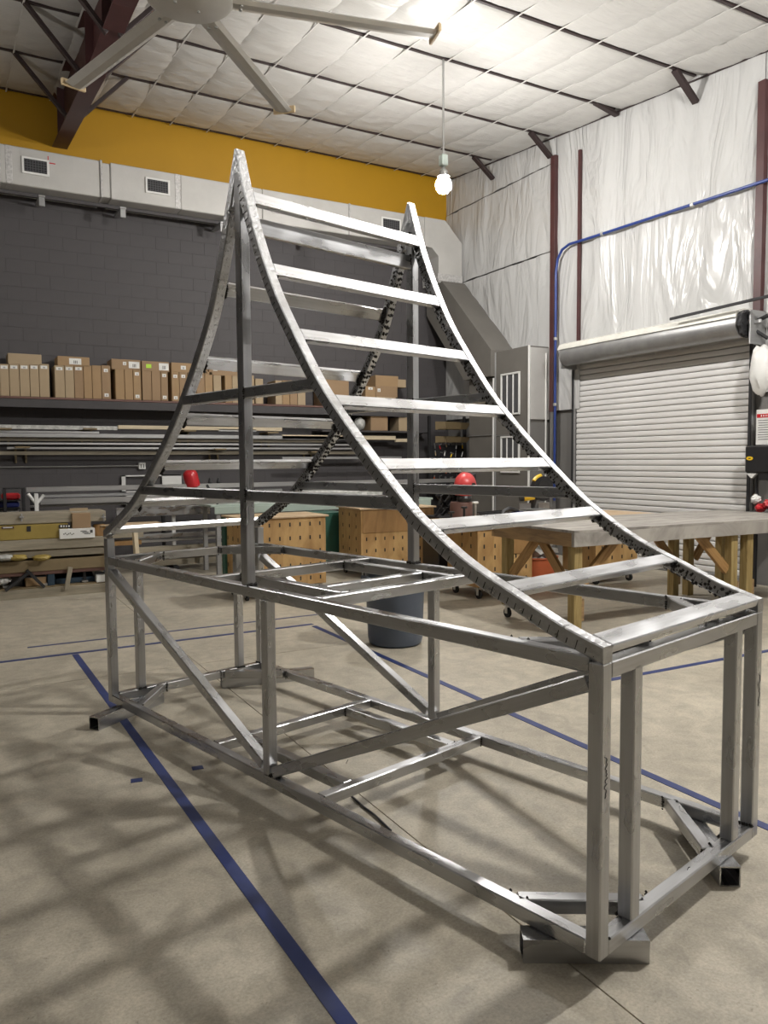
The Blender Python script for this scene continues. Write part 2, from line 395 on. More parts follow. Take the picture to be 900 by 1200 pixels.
# ------------------------------------------------------------------ ceiling, purlins, quilts, straps, rafter
TH = math.atan(.09); CT = math.cos(TH)
def cy(y): return y / CT                                  # distance along the slope
ceiling = obj('ceiling', MB().box((-1.2, 1.7, .20), (16.8, 20, .05)), 'vinyl_roof', loc=(0, 0, 5.98), rot=(TH, 0, 0), kind=S)
PY = [-2.93, -1.5, -.12, 1.25, 2.64, 4.03, 5.42, 6.81, 8.22, 9.74, 11.2]
for y in PY[3:]:
    bar('purlin', (-9.3, cy(y), .06), (XR - .12, cy(y), .06), .042, .12, 'purlin', ceiling)
def quilt(lx, ly, seed):
    nx, ny = 10, 26; vs = []; fs = []
    for i in range(nx + 1):
        for k in range(ny + 1):
            u, v = i / nx, k / ny
            q = (.72 + .28 * math.sin(PI * u) ** .5) * (math.sin(PI * v) ** .4)
            q *= 1 + .22 * noise.noise(Vector((u * 2, v * 9, seed)))
            vs.append(((u - .5) * lx, (v - .5) * ly, .035 - .070 * q - .018 * abs(noise.noise(Vector((u * 3, v * 22, seed + 3)))) * q))
    for i in range(nx):
        for k in range(ny):
            a = i * (ny + 1) + k; fs.append((a, a + ny + 1, a + ny + 2, a + 1))
    return MB().add(vs, fs).mesh('insulation_quilt', M['vinyl_roof'], True)
SX = .594; xs = [1.07 + SX * k for k in range(-7, 11)]
for j in range(3, len(PY) - 1):
    a, b2 = cy(PY[j]), cy(PY[j + 1])
    qs = [quilt(SX, b2 - a, j * 10 + s_) for s_ in range(3)]
    for i in range(len(xs) - 1):
        if xs[i] > 6.9: continue
        link('insulation_quilt', qs[(i * 7 + j) % 3], ceiling, ((xs[i] + xs[i + 1]) / 2, (a + b2) / 2, 0))
for x in xs:
    if x < 6.9:
        bar('strap', (x, cy(PY[3]), -.012), (x, cy(11.25), -.012), .02, .006, 'strap', ceiling, ch=.001)
for y in (5.42, 8.22, 9.74):                              # short struts from purlin to end wall
    bar('purlin_brace', (XR - .50, cy(y), 0), (XR - .06, cy(y), -.30), .09, .05, 'purlin', ceiling)
bar('purlin_brace', (XR - .5, cy(6.81), .02), (XR - .06, cy(6.81) , -.06), .09, .04, 'purlin', ceiling)
bar('eave_seam', (XR - .075, cy(4.0), -.02), (XR - .075, cy(11.2), -.02), .02, .02, 'purlin', ceiling)
# tapered maroon rafter
RX = 0.0
rf = obj('rafter', MB().prism([(cy(-8), 0), (cy(11.28), 0), (cy(11.28), -.66), (cy(8.0), -.70), (cy(6.3), -.60), (cy(-8), -.6)], 0, RX - .008, RX + .008), 'maroon', ceiling)
zb = lambda v: -.66 - .04 * (11.28 - v) / 3.28 if v > 8 else (-.70 + .10 * (8 - v) / 1.7 if v > 6.3 else -.60)
for a, b2 in ((11.28, 8.0), (8.0, 6.3), (6.3, -8)):
    bar('rafter_flange', (RX, cy(a), zb(a)), (RX, cy(b2), zb(b2)), .21, .018, 'maroon', rf, ch=.001)
bar('rafter_flange', (RX, cy(11.28), -.002), (RX, cy(-8), -.002), .21, .018, 'maroon', rf, ch=.001)
for v in (6.9, 8.0, 10.6):
    bar('stiffener', (RX, cy(v), -.02), (RX, cy(v), zb(v) + .01), .20, .012, 'maroon', rf, up=(0, 1, 0), ch=.001)
for y in (6.81, 8.22, 9.74):
    for s_ in (-1, 1):
        bar('flange_brace', (RX + s_ * .72, cy(y), .02), (RX + s_ * .06, cy(y) + .05, -.66), .07, .045, 'purlin', ceiling)

# ------------------------------------------------------------------ high-bay lamps
def lamp(x, y, w, label):
    zr = roof(y)
    t = thing('pendant_lamp', label, 'lamp', (x, y, LAMPZ), group='hanging lamps')
    obj('bulb', MB().lathe([(.01, -.105), (.06, -.09), (.098, -.04), (.105, 0), (.095, .05), (.06, .09), (.045, .11)], n=14), emit('lit_lamp_glass', (1.0, .97, .925), w), t, smooth=True)
    obj('uplight_cap', MB().lathe([(.04, .095), (.075, .10), (.08, .108), (.075, .118), (.05, .125)], n=24), 'conduit', t, smooth=True)  # cap added to keep the bulb's upward light off the roof
    obj('socket', MB().lathe([(.05, .105), (.055, .12), (.055, .17), (.03, .20), (.015, .235)], n=16), 'conduit', t, smooth=True)
    obj('junction_box', MB().cbox((0, 0, .305), (.09, .09, .14), .01), 'jbox', t)
    obj('conduit', MB().tube((0, 0, .375), (0, 0, zr - LAMPZ + .01), .013), 'conduit', t, smooth=True)
for i, ((x, y), w) in enumerate(zip(LAMPS, LAMP_W)):
    lamp(x, y, w, ['bright bare lamp hanging on a thin conduit near the back right of the roof', 'hanging lamp over the front right of the shop, out of the picture', 'added fill lamp over the back left of the shop, out of the picture', 'added fill lamp over the front left of the shop, out of the picture', 'added fill lamp behind the camera, out of the picture'][i])

# ------------------------------------------------------------------ ceiling fan
fz = 5.2; fan = thing('ceiling_fan', 'large pale six-bladed ceiling fan hanging below the roof at the top of the picture', 'fan', (.156, 4.64, fz))
obj('hub', MB().lathe([(.02, -.035), (.31, -.035), (.335, -.02), (.335, .02), (.30, .035), (.12, .05), (.12, .25), (.09, .30), (.04, .32)], n=40), 'fan', fan, smooth=True)
obj('downrod', MB().tube((0, 0, .30), (0, 0, roof(4.64) - fz + .06), .03), 'fan', fan, smooth=True)
for k in range(6):
    a = math.radians(47 + 60 * k); R = Matrix.Rotation(a, 3, 'Z')
    prof = [(-.09, -.006), (-.05, -.022), (.02, -.020), (.09, .004), (.085, .012), (.02, .012), (-.05, .010), (-.085, .004)]
    mb = MB().prism([(y_, z_) for y_, z_ in prof], 0, .28, 2.03)
    b2 = obj('blade', mb, 'fan', fan, rot=(0, 0, a))
    obj('winglet', MB().cbox((2.045, 0, .01), (.03, .24, .07), .008), 'fan_tip', b2)
    for q in (.03, -.03): obj('bolt', MB().tube((.40, q, -.03), (.40, q, -.018), .014, 8), 'conduit', b2)
for q in ((.10, .1), (-.1, .05), (.02, -.14)): obj('rivet', MB().tube((*q, -.045), (*q, -.034), .012, 8), 'conduit', fan)

# ------------------------------------------------------------------ the aluminium frame (local axes: x = short side, y = long side)
W, L, s, ZB, ZT, ZC = 1.141, 3.473, .05, .076, 1.020, 1.125
ZR = .985
FR = thing('welded_tower', 'tall welded aluminium tube frame with concave pagoda-shaped sides in the middle of the floor', 'tower', (0, 0, 0), .23642)
def tb(name, p0, p1, up=(0, 0, 1), mat='alu', sz=s, sz2=None, label=None):
    return bar(name, p0, p1, sz, sz2 or sz, mat, FR, up, .004, label)
h = s / 2
weld = MB()
def bead(p, axis, ln=.045, r=.006):
    p = Vector(p); ax = Vector(axis).normalized(); n = max(4, int(ln / .008))
    for i in range(n):
        q = p + ax * (i / (n - 1) - .5) * ln + Vector([random.uniform(-.0015, .0015) for _ in range(3)])
        rr = r * random.uniform(.8, 1.3)
        vs = [q + Vector(d) * rr for d in ((1, 0, 0), (-1, 0, 0), (0, 1, 0), (0, -1, 0), (0, 0, 1), (0, 0, -1))]
        weld.add(vs, [(0, 2, 4), (2, 1, 4), (1, 3, 4), (3, 0, 4), (2, 0, 5), (1, 2, 5), (3, 1, 5), (0, 3, 5)])
for z, nm in ((ZB + h, 'bottom_rail'), (ZR - h, 'top_rail')):
    low = z < .5
    for x in (h, W - h): tb(nm, (x, s, z), (x, L - s, z))
    for y in (h, L - h): tb(nm, (s, y, z - (0 if low or y > 1 else .015)), (W - s, y, z - (0 if low or y > 1 else .015)))
    # corner braces, weld beads at their ends
    for sx, sy in ((0, 0), (1, 0), (0, 1), (1, 1)):
        cx = (lambda v: v) if not sx else (lambda v: W - v); cyy = (lambda v: v) if not sy else (lambda v: L - v)
        tb('corner_brace', (cx(s * .9), cyy(.335), z), (cx(.335), cyy(s * .9), z))
        for e in (-h, h):
            bead((cx(s + .004), cyy(.335 + (.035 if e > 0 else -.03)), z), (0, 0, 1), .05)
            bead((cx(.335 + (.035 if e > 0 else -.03)), cyy(s + .004), z), (0, 0, 1), .05)
    # cross members and the two inner longitudinals between them
    for y in (1.395, 2.26): tb('cross_member', (s, y, z), (W - s, y, z))
    for x in (.225, .915): tb('inner_rail', (x, 1.42, z), (x, 2.235, z))
    for y in (1.37, 2.285):
        for x in (s + .004, W - s - .004): bead((x, y, z), (0, 0, 1))
    for x in (.20, .25, .89, .94):
        for y in (1.424, 2.231): bead((x, y, z), (0, 0, 1))
tb('cross_member', (.25, 1.62, ZR - h), (.89, 1.62, ZR - h))
for x in (.254, .886):
    for y in (1.595, 1.645): bead((x, y, ZR - h), (0, 0, 1))
for x in (h, W - h):
    for y, zt in ((h, ZT - .0505), (L - h, 1.0975)):
        tb('corner_post', (x, y, ZB), (x, y, zt), (0, 1, 0))
        xx = x + (h + .002 if x < .5 else -h - .002)
        bead((xx, y, ZB + s + .003), (0, 1, 0), .05)
for x in (.205, .935):
    for y in (h, L - h):
        tb('upright', (x, y, ZB + s), (x, y, ZR - s), (0, 1, 0))
        bead((x, y + (h + .003 if y < 1 else -h - .003), ZB + s + .003), (1, 0, 0), .05, .008)
        bead((x, y + (h + .003 if y < 1 else -h - .003), ZR - s - .003), (1, 0, 0), .05, .006)
for x in (h, W - h):
    tb('upright', (x, 1.735, ZB + s), (x, 1.735, ZR - s), (0, 1, 0))
    bead((x, 1.707, ZB + s + .003), (1, 0, 0), .05, .009)
    tb('diagonal_brace', (x, L - s - .015, ZR - s - .045), (x, 1.775, ZB + s + .035))
    tb('diagonal_brace', (x, s, .905), (x, 1.69, ZB + s + .022))
    bead((x + (h if x < .5 else -h), L - s - .03, ZR - s - .004), (0, 1, 0), .06)
# concave profile of the two gable trusses: outer line (y, z)
PA = [(0, ZT), (.148, 1.066), (.33, 1.14), (.445, 1.187), (.572, 1.250), (.75, 1.362), (.84, 1.434), (.985, 1.560), (1.17, 1.735), (1.32, 1.893), (1.49, 2.118), (1.625, 2.32), (1.745, 2.56), (1.825, 2.76), (1.892, 2.968)]
PC = [(L, 1.148), (3.25, 1.255), (3.03, 1.380), (2.77, 1.588), (2.545, 1.802), (2.385, 1.99), (2.27, 2.14), (2.165, 2.30), (2.08, 2.49), (2.005, 2.69), (1.955, 2.83), (1.905, 2.968)]
def spline(P, n=6):
    out = []
    for i in range(len(P) - 1):
        p0, p1, p2, p3 = [Vector((*P[max(0, min(len(P) - 1, i + k))], 0)) for k in (-1, 0, 1, 2)]
        for t in range(n):
            t /= n
            out.append(.5 * ((2 * p1) + (p2 - p0) * t + (2 * p0 - 5 * p1 + 4 * p2 - p3) * t * t + (3 * p1 - p0 - 3 * p2 + p3) * t ** 3))
    out.append(Vector((*P[-1], 0))); return out
def arc(pts):
    d = [0]
    for i in range(1, len(pts)): d.append(d[-1] + (pts[i] - pts[i - 1]).length)
    return d
def interp(pts, d, t):
    for i in range(1, len(d)):
        if t <= d[i]: break
    k = (t - d[i - 1]) / (d[i] - d[i - 1]); p = pts[i - 1].lerp(pts[i], k); tg = (pts[i] - pts[i - 1]).normalized(); return p, tg
def inward(tg, side):                                       # normal towards the inside of the roof, in (y, z)
    n = Vector((-tg.y, tg.x, 0)); n = n if n.y < 0 else -n
    return n
def curved(P, x0, side):
    pts = spline(P); d = arc(pts); n = len(pts); vs = []; c = .004
    ring = [(c, 0), (s - c, 0), (s, c), (s, s - c), (s - c, s), (c, s), (0, s - c), (0, c)]   # (x, depth inward)
    for i, p in enumerate(pts):
        tg = (pts[min(i + 1, n - 1)] - pts[max(i - 1, 0)]).normalized(); nn = inward(tg, side)
        if i in (0,): nn = Vector((0, -1, 0))
        for a, b_ in ring: 
            yy = p.x + nn.x * b_; zz = p.y + nn.y * b_
            yy = min(yy, 1.8975) if side > 0 else max(yy, 1.8985)
            vs.append((x0 + a, yy, min(zz, 2.968)))
    fs = [(i * 8 + k, i * 8 + (k + 1) % 8, (i + 1) * 8 + (k + 1) % 8, (i + 1) * 8 + k) for i in range(n - 1) for k in range(8)]
    fs += [tuple(range(8))[::-1], tuple((n - 1) * 8 + k for k in range(8))]
    near = x0 < .5
    o = obj('curved_rail', MB().add(vs, fs), 'alu_ground', FR)
    # saw kerfs closed with weld: thin dark ticks on both cheeks, ragged beads under the belly
    kb = MB(); wb = MB(); t = .05
    SB = MB() if near else wb
    while t < d[-1] - .16:
        p, tg = interp(pts, d, t); nn = inward(tg, side)
        R = Matrix(((0, tg.x, nn.x), (0, tg.y, nn.y), (1, 0, 0)))      # columns mapped below
        T3 = Matrix((Vector((0, tg.x, tg.y)), Vector((0, nn.x, nn.y)), Vector((1, 0, 0)))).transposed()
        ln = random.uniform(.022, .030)
        for xc in (x0 - .0003, x0 + s + .0003):
            cc = Vector((xc, p.x, p.y)) + Vector((0, nn.x, nn.y)) * (s - ln / 2 - .004)
            kb.box(cc, (random.uniform(.0018, .0034), ln * random.uniform(.6, 1.1), .0016), T3)
        for q in range(5 if near else 11):
            r0 = random.uniform(.002, .0045) if near else random.uniform(.005, .0115)
            cc = Vector((x0 + random.uniform(.004, s - .004), p.x, p.y)) + Vector((0, nn.x, nn.y)) * (s + .001) + Vector((0, tg.x, tg.y)) * random.uniform(-.008, .008)
            if not near and q > 5: cc = Vector((x0 - .0005, p.x, p.y)) + Vector((0, nn.x, nn.y)) * random.uniform(.012, s) + Vector((0, tg.x, tg.y)) * random.uniform(-.017, .017); r0 *= .7
            vs2 = [cc + Vector(dd) * r0 for dd in ((1, 0, 0), (-1, 0, 0), (0, 1, 0), (0, -1, 0), (0, 0, 1), (0, 0, -1))]
            wb.add(vs2, [(0, 2, 4), (2, 1, 4), (1, 3, 4), (3, 0, 4), (2, 0, 5), (1, 2, 5), (3, 1, 5), (0, 3, 5)])
        t += .034
    obj('kerf_cuts', kb, 'kerf', o, kind='stuff'); obj('kerf_welds', wb, 'alu_ground' if near else 'weld', o, kind='stuff')
    if near and side < 0: bpy.data.objects[o.children[0].name].data.materials[0] = M['galv']
    return pts, d
for x0 in (0, W - s):
    ra = curved(PA, x0, 1); rc = curved(PC, x0, -1)
def yz_at(pts, z):
    for i in range(1, len(pts)):
        a, b_ = pts[i - 1], pts[i]
        if min(a.y, b_.y) <= z <= max(a.y, b_.y):
            k = (z - a.y) / (b_.y - a.y); return a.lerp(b_, k), (b_ - a).normalized()
def rung(pts, z, side):
    p, tg = yz_at(pts, z); nn = inward(tg, side)
    c0 = p - tg * .033 + nn * .014 if tg.y > 0 else p + tg * .033 + nn * .016
    o = tb('rung', (s, c0.x, c0.y), (W - s, c0.x, c0.y), (0, nn.x, nn.y), 'alu', .066, .026)
    for x in (s + .003, W - s - .003):
        q = c0 + nn * .015; bead((x, q.x, q.y), (0, tg.x, tg.y), .07, .008)
        if side < 0:
            for e in (-.02, -.01, 0, .01, .02): q = c0 + nn * (.012 + .010 * random.random()) ; bead((x + (.004 if x < .5 else -.004), q.x, q.y + e), (0, tg.x, tg.y), .03, .011)
        q = c0 - tg * .039 if tg.y > 0 else c0 + tg * .039; bead((x, q.x, q.y), (0, nn.x, nn.y), .022, .006)
pa, pc = ra[0], rc[0]
for z in (2.777, 2.432, 2.125, 1.832, 1.572, 1.352, 1.165): rung(pa, z, 1)
for z in (2.425, 2.095, 1.822, 1.577, 1.356): rung(pc, z, -1)
tb('rung', (s, .0375, 1.0165), (W - s, .0375, 1.0165), (0, -.29, .95), 'alu', .075, .03); tb('rung', (s, L - .036, 1.146), (W - s, L - .036, 1.146), (0, .44, .90), 'alu', .075, .028)
for x in (h, W - h):
    tb('king_post', (x, 1.89, ZR), (x, 1.89, 2.86), (0, 1, 0))
    bead((x, 1.862, ZR + .004), (1, 0, 0), .05, .009); bead((x + (h if x < .5 else -h), 1.89, ZR + .004), (0, 1, 0), .05, .009)
    for z in (1.875, 1.405):
        a, _ = yz_at(pa, z); b_, _ = yz_at(pc, z)
        tb('collar_tie', (x, a.x + .045, z), (x, 1.865, z)); tb('collar_tie', (x, 1.915, z), (x, b_.x - .045, z))
        bead((x + (h if x < .5 else -h) * 1.05, 1.862, z), (0, 0, 1), .05); bead((x - (h if x < .5 else -h) * 1.05, 1.862, z), (0, 0, 1), .05)
    # solid gusset where the two curves meet under the peak
    obj('peak_plate', MB().prism([(1.895, 2.96), (1.902, 2.96), (1.945, 2.80), (1.96, 2.72), (1.83, 2.72), (1.848, 2.80)], 0, x - h + .002, x + h - .002), 'alu_ground', FR)
tb('rung', (s, 1.885, 2.640), (W - s, 1.885, 2.640), (0, 0, 1), 'alu', .03, .075); 
for x in (s + .004, W - s - .004): bead((x, 1.874, 2.655), (0, 0, 1), .05, .009)
obj('weld_beads', weld, 'weld', FR, kind='stuff')
# felt-pen marks left by the welder
mk = MB()
def scribble(o, u, v, w_, n, seed):
    random.seed(seed); pts = []
    for i in range(n):
        pts.append(Vector(o) + Vector(u) * (i / n * w_) + Vector(v) * random.uniform(-.009, .009))
    mk.path(pts, .0013, 4)
scribble((.022, -.0008, .57), (0, 0, 1), (1, 0, 0), .13, 22, 3)
scribble((W - .020, -.0008, .60), (0, 0, 1), (1, 0, 0), .13, 20, 4)
scribble((.60, .022, ZB + s + .0006), (1, 0, 0), (0, 1, 0), .03, 5, 5)
scribble((-.0006, 1.15, .345), (0, .2, .98), (0, 1, 0), .025, 5, 6)
obj('felt_pen_marks', mk, 'marker', FR)
random.seed(11)

# spacer tubes under the four corners
def spacer(p0, p1, label):
    R = Matrix.Rotation(.23642, 3, 'Z'); a, b_ = R @ Vector((*p0, 0)), R @ Vector((*p1, 0)); d = b_ - a
    t = thing('spacer_tube', label, 'tube', (a.x, a.y, 0), math.atan2(d.y, d.x), 'square tubes under the frame corners')
    ln = d.length; q = .0755; w_ = .005
    mb = MB().box((ln / 2, 0, w_ / 2), (ln, q, w_)).box((ln / 2, 0, q - w_ / 2), (ln, q, w_)).box((ln / 2, q / 2 - w_ / 2, q / 2), (ln, w_, q - 2 * w_)).box((ln / 2, -q / 2 + w_ / 2, q / 2), (ln, w_, q - 2 * w_))
    obj('tube_body', mb, 'alu', t)
spacer((-.045, .250), (.235, -.020), 'hollow square aluminium spacer tube under the near front corner post')
spacer((.825, -.030), (1.13, .275), 'hollow square aluminium spacer tube under the right corner, its open black end facing the camera')
spacer((-.19, 3.235), (.335, 3.46), 'hollow square aluminium spacer tube under the far left corner, open end facing left')
spacer((.80, 3.47), (1.40, 3.21), 'longer dull aluminium spacer tube under the back corner, lying level behind the frame')
st = at(412, 935, 2, .01)
tag(obj('weld_rod', MB().path([(-.05, 1.524, .008), (-.052, 1.40, .006), (-.049, 1.3, .008), (-.056, 1.145, .006)], .005, 6), 'marker'), 'thin dark rod lying on the floor inside the front half of the frame', 'rod')

# ------------------------------------------------------------------ roll-up door in the right wall
CH = .0826; nsl = 38
door = obj('door_1', MB().box((XR + .03, (DY0 + DY1) / 2, 1.55), (.01, DY1 - DY0, 3.1)), 'door_metal', kind=S)
sl = MB(); prof = [(.004, 0), (-.008, .005), (-.014, .020), (-.015, .040), (-.013, .066), (-.006, .074), (.004, .076), (.008, .076), (.008, 0)]
sl.prism([(x_, z_) for x_, z_ in prof], 1, -(DY1 - DY0) / 2 + .02, (DY1 - DY0) / 2 - .02)
slm = sl.mesh('slat', M['slat'])
for k in range(nsl): link('slat', slm, door, (XR - .005, (DY0 + DY1) / 2, .07 + k * CH))
obj('bottom_bar', MB().cbox((XR - .005, (DY0 + DY1) / 2, .035), (.05, DY1 - DY0 - .04, .06), .006), 'galv', door)
for y in (DY0 - .02, DY1 + .02):
    obj('guide_rail', MB().cbox((XR - .035, y, 1.55), (.05, .05, 3.1), .006), 'galv', door)
    obj('guide_lip', MB().cbox((XR - .065, y, 1.55), (.012, .045, 3.1), .004), 'dark', door)
a = (6.78, 3.17)
obj('coil', MB().tube((a[0], DY0 - .06, a[1]), (a[0], DY1 - .06, a[1]), .155, 28), 'door_metal', door, smooth=True)
hp = [(6.628, 3.25), (6.635, 3.28), (6.67, 3.33), (6.76, 3.36), (7.03, 3.38), (7.03, 3.36), (6.77, 3.34), (6.69, 3.31), (6.655, 3.28), (6.645, 3.25)]
obj('hood', MB().prism(hp, 1, DY0 - .06, DY1 - .02), 'hood', door)
obj('end_bracket', MB().cbox((6.86, DY1 - .03, 3.10), (.34, .02, .26), .004), 'galv', door)
obj('axle_stub', MB().tube((a[0], DY1 - .06, a[1]), (a[0], DY1 + .06, a[1]), .03, 12), 'dark', door)
gw = MB(); pr_ = []
for i in range(32):
    r0 = .165 if i % 4 < 2 else .145; an = 2 * PI * i / 32; pr_.append((a[0] + r0 * math.cos(an), a[1] + r0 * math.sin(an)))
gw.prism(pr_, 1, DY0 - .13, DY0 - .09)
gw.tube((a[0], DY0 - .17, a[1]), (a[0], DY0 - .05, a[1]), .05, 14)
obj('chain_wheel', gw, 'dark', door)
for i in range(6):
    an = 2 * PI * i / 6
    obj('wheel_boss', MB().tube((a[0] + .1 * math.cos(an), DY0 - .14, a[1] + .1 * math.sin(an)), (a[0] + .1 * math.cos(an), DY0 - .09, a[1] + .1 * math.sin(an)), .02, 8), 'rubber', door)
obj('end_bracket', MB().cbox((6.88, DY0 - .19, 3.12), (.34, .02, .40), .004).cbox((6.80, DY0 - .23, 3.18), (.05, .10, .05), .01), 'galv', door)
obj('bracket_arm', MB().tube((6.9, DY0 - .30, 3.25), (6.8, DY0 - .10, 3.15), .025, 8), 'dark', door)
obj('bracket_arm', MB().tube((6.9, DY0 - .30, 2.98), (6.8, DY0 - .10, 3.15), .022, 8), 'dark', door)
bar('pull_handle', (XR - .03, 6.12, .26), (XR - .03, 6.0, .26), .02, .04, 'white_metal', door)
p0, p1 = at(785, 374, 0, 6.55), at(905, 346, 0, 6.55)
tag(bar('guide_pole', p0, p1 + (p1 - p0) * .4, .025, .035, 'dark', ch=.004), 'thin dark rod running level on the white wall just above the roller door', 'pole')

# blue compressed-air pipe
pts = [(6.93, 8.02, .9), (6.93, 8.02, 2.4), (6.93, 8.02, 4.55), (6.93, 7.98, 4.75), (6.93, 7.88, 4.87), (6.93, 7.72, 4.915), (6.93, 7.3, 4.90), (6.93, 4.4, 4.84), (6.93, 3.2, 4.82)]
t = thing('air_pipe', 'blue compressed-air pipe climbing the right wall beside the steel column then bending level', 'pipe', (6.93, 8.02, .9))
pp = []
for i, q in enumerate(pts): pp.append(Vector(q) - Vector((6.93, 8.02, .9)))
obj('pipe_run', MB().path(pp, .021, 12), 'blue_pipe', t, smooth=True)
for q in ((0, 0, 1.55), (0, 0, 2.6), (0, -1.0, 3.995), (0, -2.6, 3.955)):
    obj('coupling', MB().cbox(q, (.055, .055, .055), .012), 'conduit', t)
t = thing('thin_conduit', 'thin pale conduit standing on the right wall left of the blue pipe', 'pipe', (6.93, 8.24, 0))
obj('tube', MB().tube((0, 0, .6), (0, 0, 3.3), .012, 8), 'white_metal', t, smooth=True)

# ------------------------------------------------------------------ big supply duct along the back wall
DYF = 10.7
duct = thing('supply_duct', 'long silver-wrapped rectangular air duct high along the grey back wall', 'duct', (0, DYF, 5.5))
def seg(x0, x1, mat='duct', y0=0, y1=.55, z0=0, z1=.53):
    return obj('duct_section', MB().cbox(((x0 + x1) / 2, (y0 + y1) / 2, (z0 + z1) / 2), (x1 - x0, y1 - y0, z1 - z0), .012), mat, duct)
seg(-3.2, -.88); seg(-.86, .475); seg(.50, .62, 'duct', .02, .53, .015, .515); seg(.62, 1.66); seg(1.665, 3.0); seg(3.005, 4.6); seg(4.605, 6.15)
for x in (.487, 4.60, -.87): obj('taped_joint', MB().cbox((x, .26, .265), (.035, .57, .54), .01), 'duct2', duct)
for x in (1.62, -.75): obj('taped_joint', MB().cbox((x, .27, .265), (.10, .552, .532), .012), 'duct2', duct)
for x, w_ in ((-.405, .36), (1.31, .37), (3.35, .37), (5.43, .40)):
    g = obj('grille', MB().cbox((x, -.012, .285), (w_, .025, .235), .005), 'white_metal', duct)
    obj('grille_opening', MB().box((x, -.0262, .285), (w_ - .06, .003, .175)), 'dark', g)
    for i in range(9): obj('vane', MB().box((x - (w_ - .07) / 2 + (w_ - .07) * i / 8, -.029, .285), (.008, .004, .17)), 'louver', g)
    for i in range(5): obj('vane', MB().box((x, -.030, .215 + i * .035), (w_ - .065, .004, .006)), 'louver', g)
for x in (-.33, .80, 2.35, 3.9): obj('hanger_strap', MB().cbox((x, .30, -.09), (.09, .5, .03), .004).cbox((x, .08, -.16), (.08, .03, .14), .004), 'galv', duct)
bar('support_rail', (-3.2, .30, -.03), (6.1, .30, -.03), .05, .05, 'cmu', duct)
obj('red_mark', MB().box((-.235, -.003, .415), (.012, .003, .10)).box((-.19, -.003, .37), (.10, .003, .014)), 'red', duct)
# elbow at the right end and the drop
el = MB()
outer = [(6.15, .53), (6.60, .53), (6.98, .15), (6.98, -.62)]; inner = [(6.15, 0), (6.30, 0), (6.45, -.14), (6.45, -.62)]
poly = outer + inner[::-1]
obj('elbow', el.prism(poly, 1, 0.0, .55), 'duct', duct)
obj('taped_joint', MB().cbox((6.715, .275, -.52), (.55, .57, .14), .012), 'duct2', duct)
# sloping painted leg coming down towards the camera to the plenum
leg = MB(); x0, x1 = 6.5, 7.02
top_l = [(10.66, 4.90), (11.20, 4.90), (11.20, 4.35), (9.95, 3.00), (9.16, 3.00), (9.16, 3.45)]
sd = thing('sloping_duct', 'grey painted sloping duct leg joining the silver elbow to the plenum in the corner', 'duct', (0, 0, 0), group=None)
obj('duct_leg', leg.prism(top_l, 0, x0, x1), 'grey_paint2', sd)
pl = thing('air_plenum', 'taupe painted plenum cabinet in the back right corner with two white-framed louvres', 'plenum', (6.6, 8.27, 0))
obj('cabinet', MB().cbox((.21, .45, 1.70), (.42, .88, 3.42), .006), 'grey_paint2', pl)
for z in (1.98,): obj('seam', MB().box((-.003, .45, z), (.008, .88, .012)), 'galv', pl)
obj('side_panel_upper', MB().cbox((.215, -.012, 2.80), (.40, .02, 1.16), .004), 'duct', pl)
obj('side_panel_lower', MB().cbox((.215, -.012, 1.10), (.40, .02, 2.15), .004), 'grey_paint', pl)
obj('corner_trim', MB().cbox((-.006, -.006, 1.70), (.03, .03, 3.42), .004), 'white_metal', pl)
obj('corner_trim', MB().cbox((-.006, .885, 1.70), (.02, .03, 3.40), .004), 'galv', pl)
for z0, z1 in ((2.33, 3.0), (1.36, 1.95)):
    zc, hh = (z0 + z1) / 2, z1 - z0
    fr_ = obj('louvre_frame', MB().cbox((-.012, .47, zc + hh / 2), (.03, .50, .03), .004).cbox((-.012, .47, zc - hh / 2), (.03, .50, .03), .004).cbox((-.012, .235, zc), (.03, .03, hh), .004).cbox((-.012, .705, zc), (.03, .03, hh), .004).cbox((-.012, .39, zc), (.03, .015, hh), .003).cbox((-.012, .55, zc), (.03, .015, hh), .003), 'white_metal', pl)
    obj('louvre_back', MB().box((-.003, .47, zc), (.008, .47, hh)), 'louver', fr_)
dr = thing('duct_drop', 'taupe painted vertical duct left of the louvred plenum with a pale corner strip', 'duct', (6.6, 9.2, 0))
obj('body', MB().cbox((.21, .38, 1.5), (.40, .74, 2.98), .006), 'grey_paint2', dr)
obj('corner_trim', MB().cbox((-.01, 0, 1.49), (.03, .03, 2.97), .004), 'white_metal', dr)
for z in (2.62, 2.0, 1.4): obj('seam', MB().box((-.006, .38, z), (.012, .74, .012)), 'galv', dr)

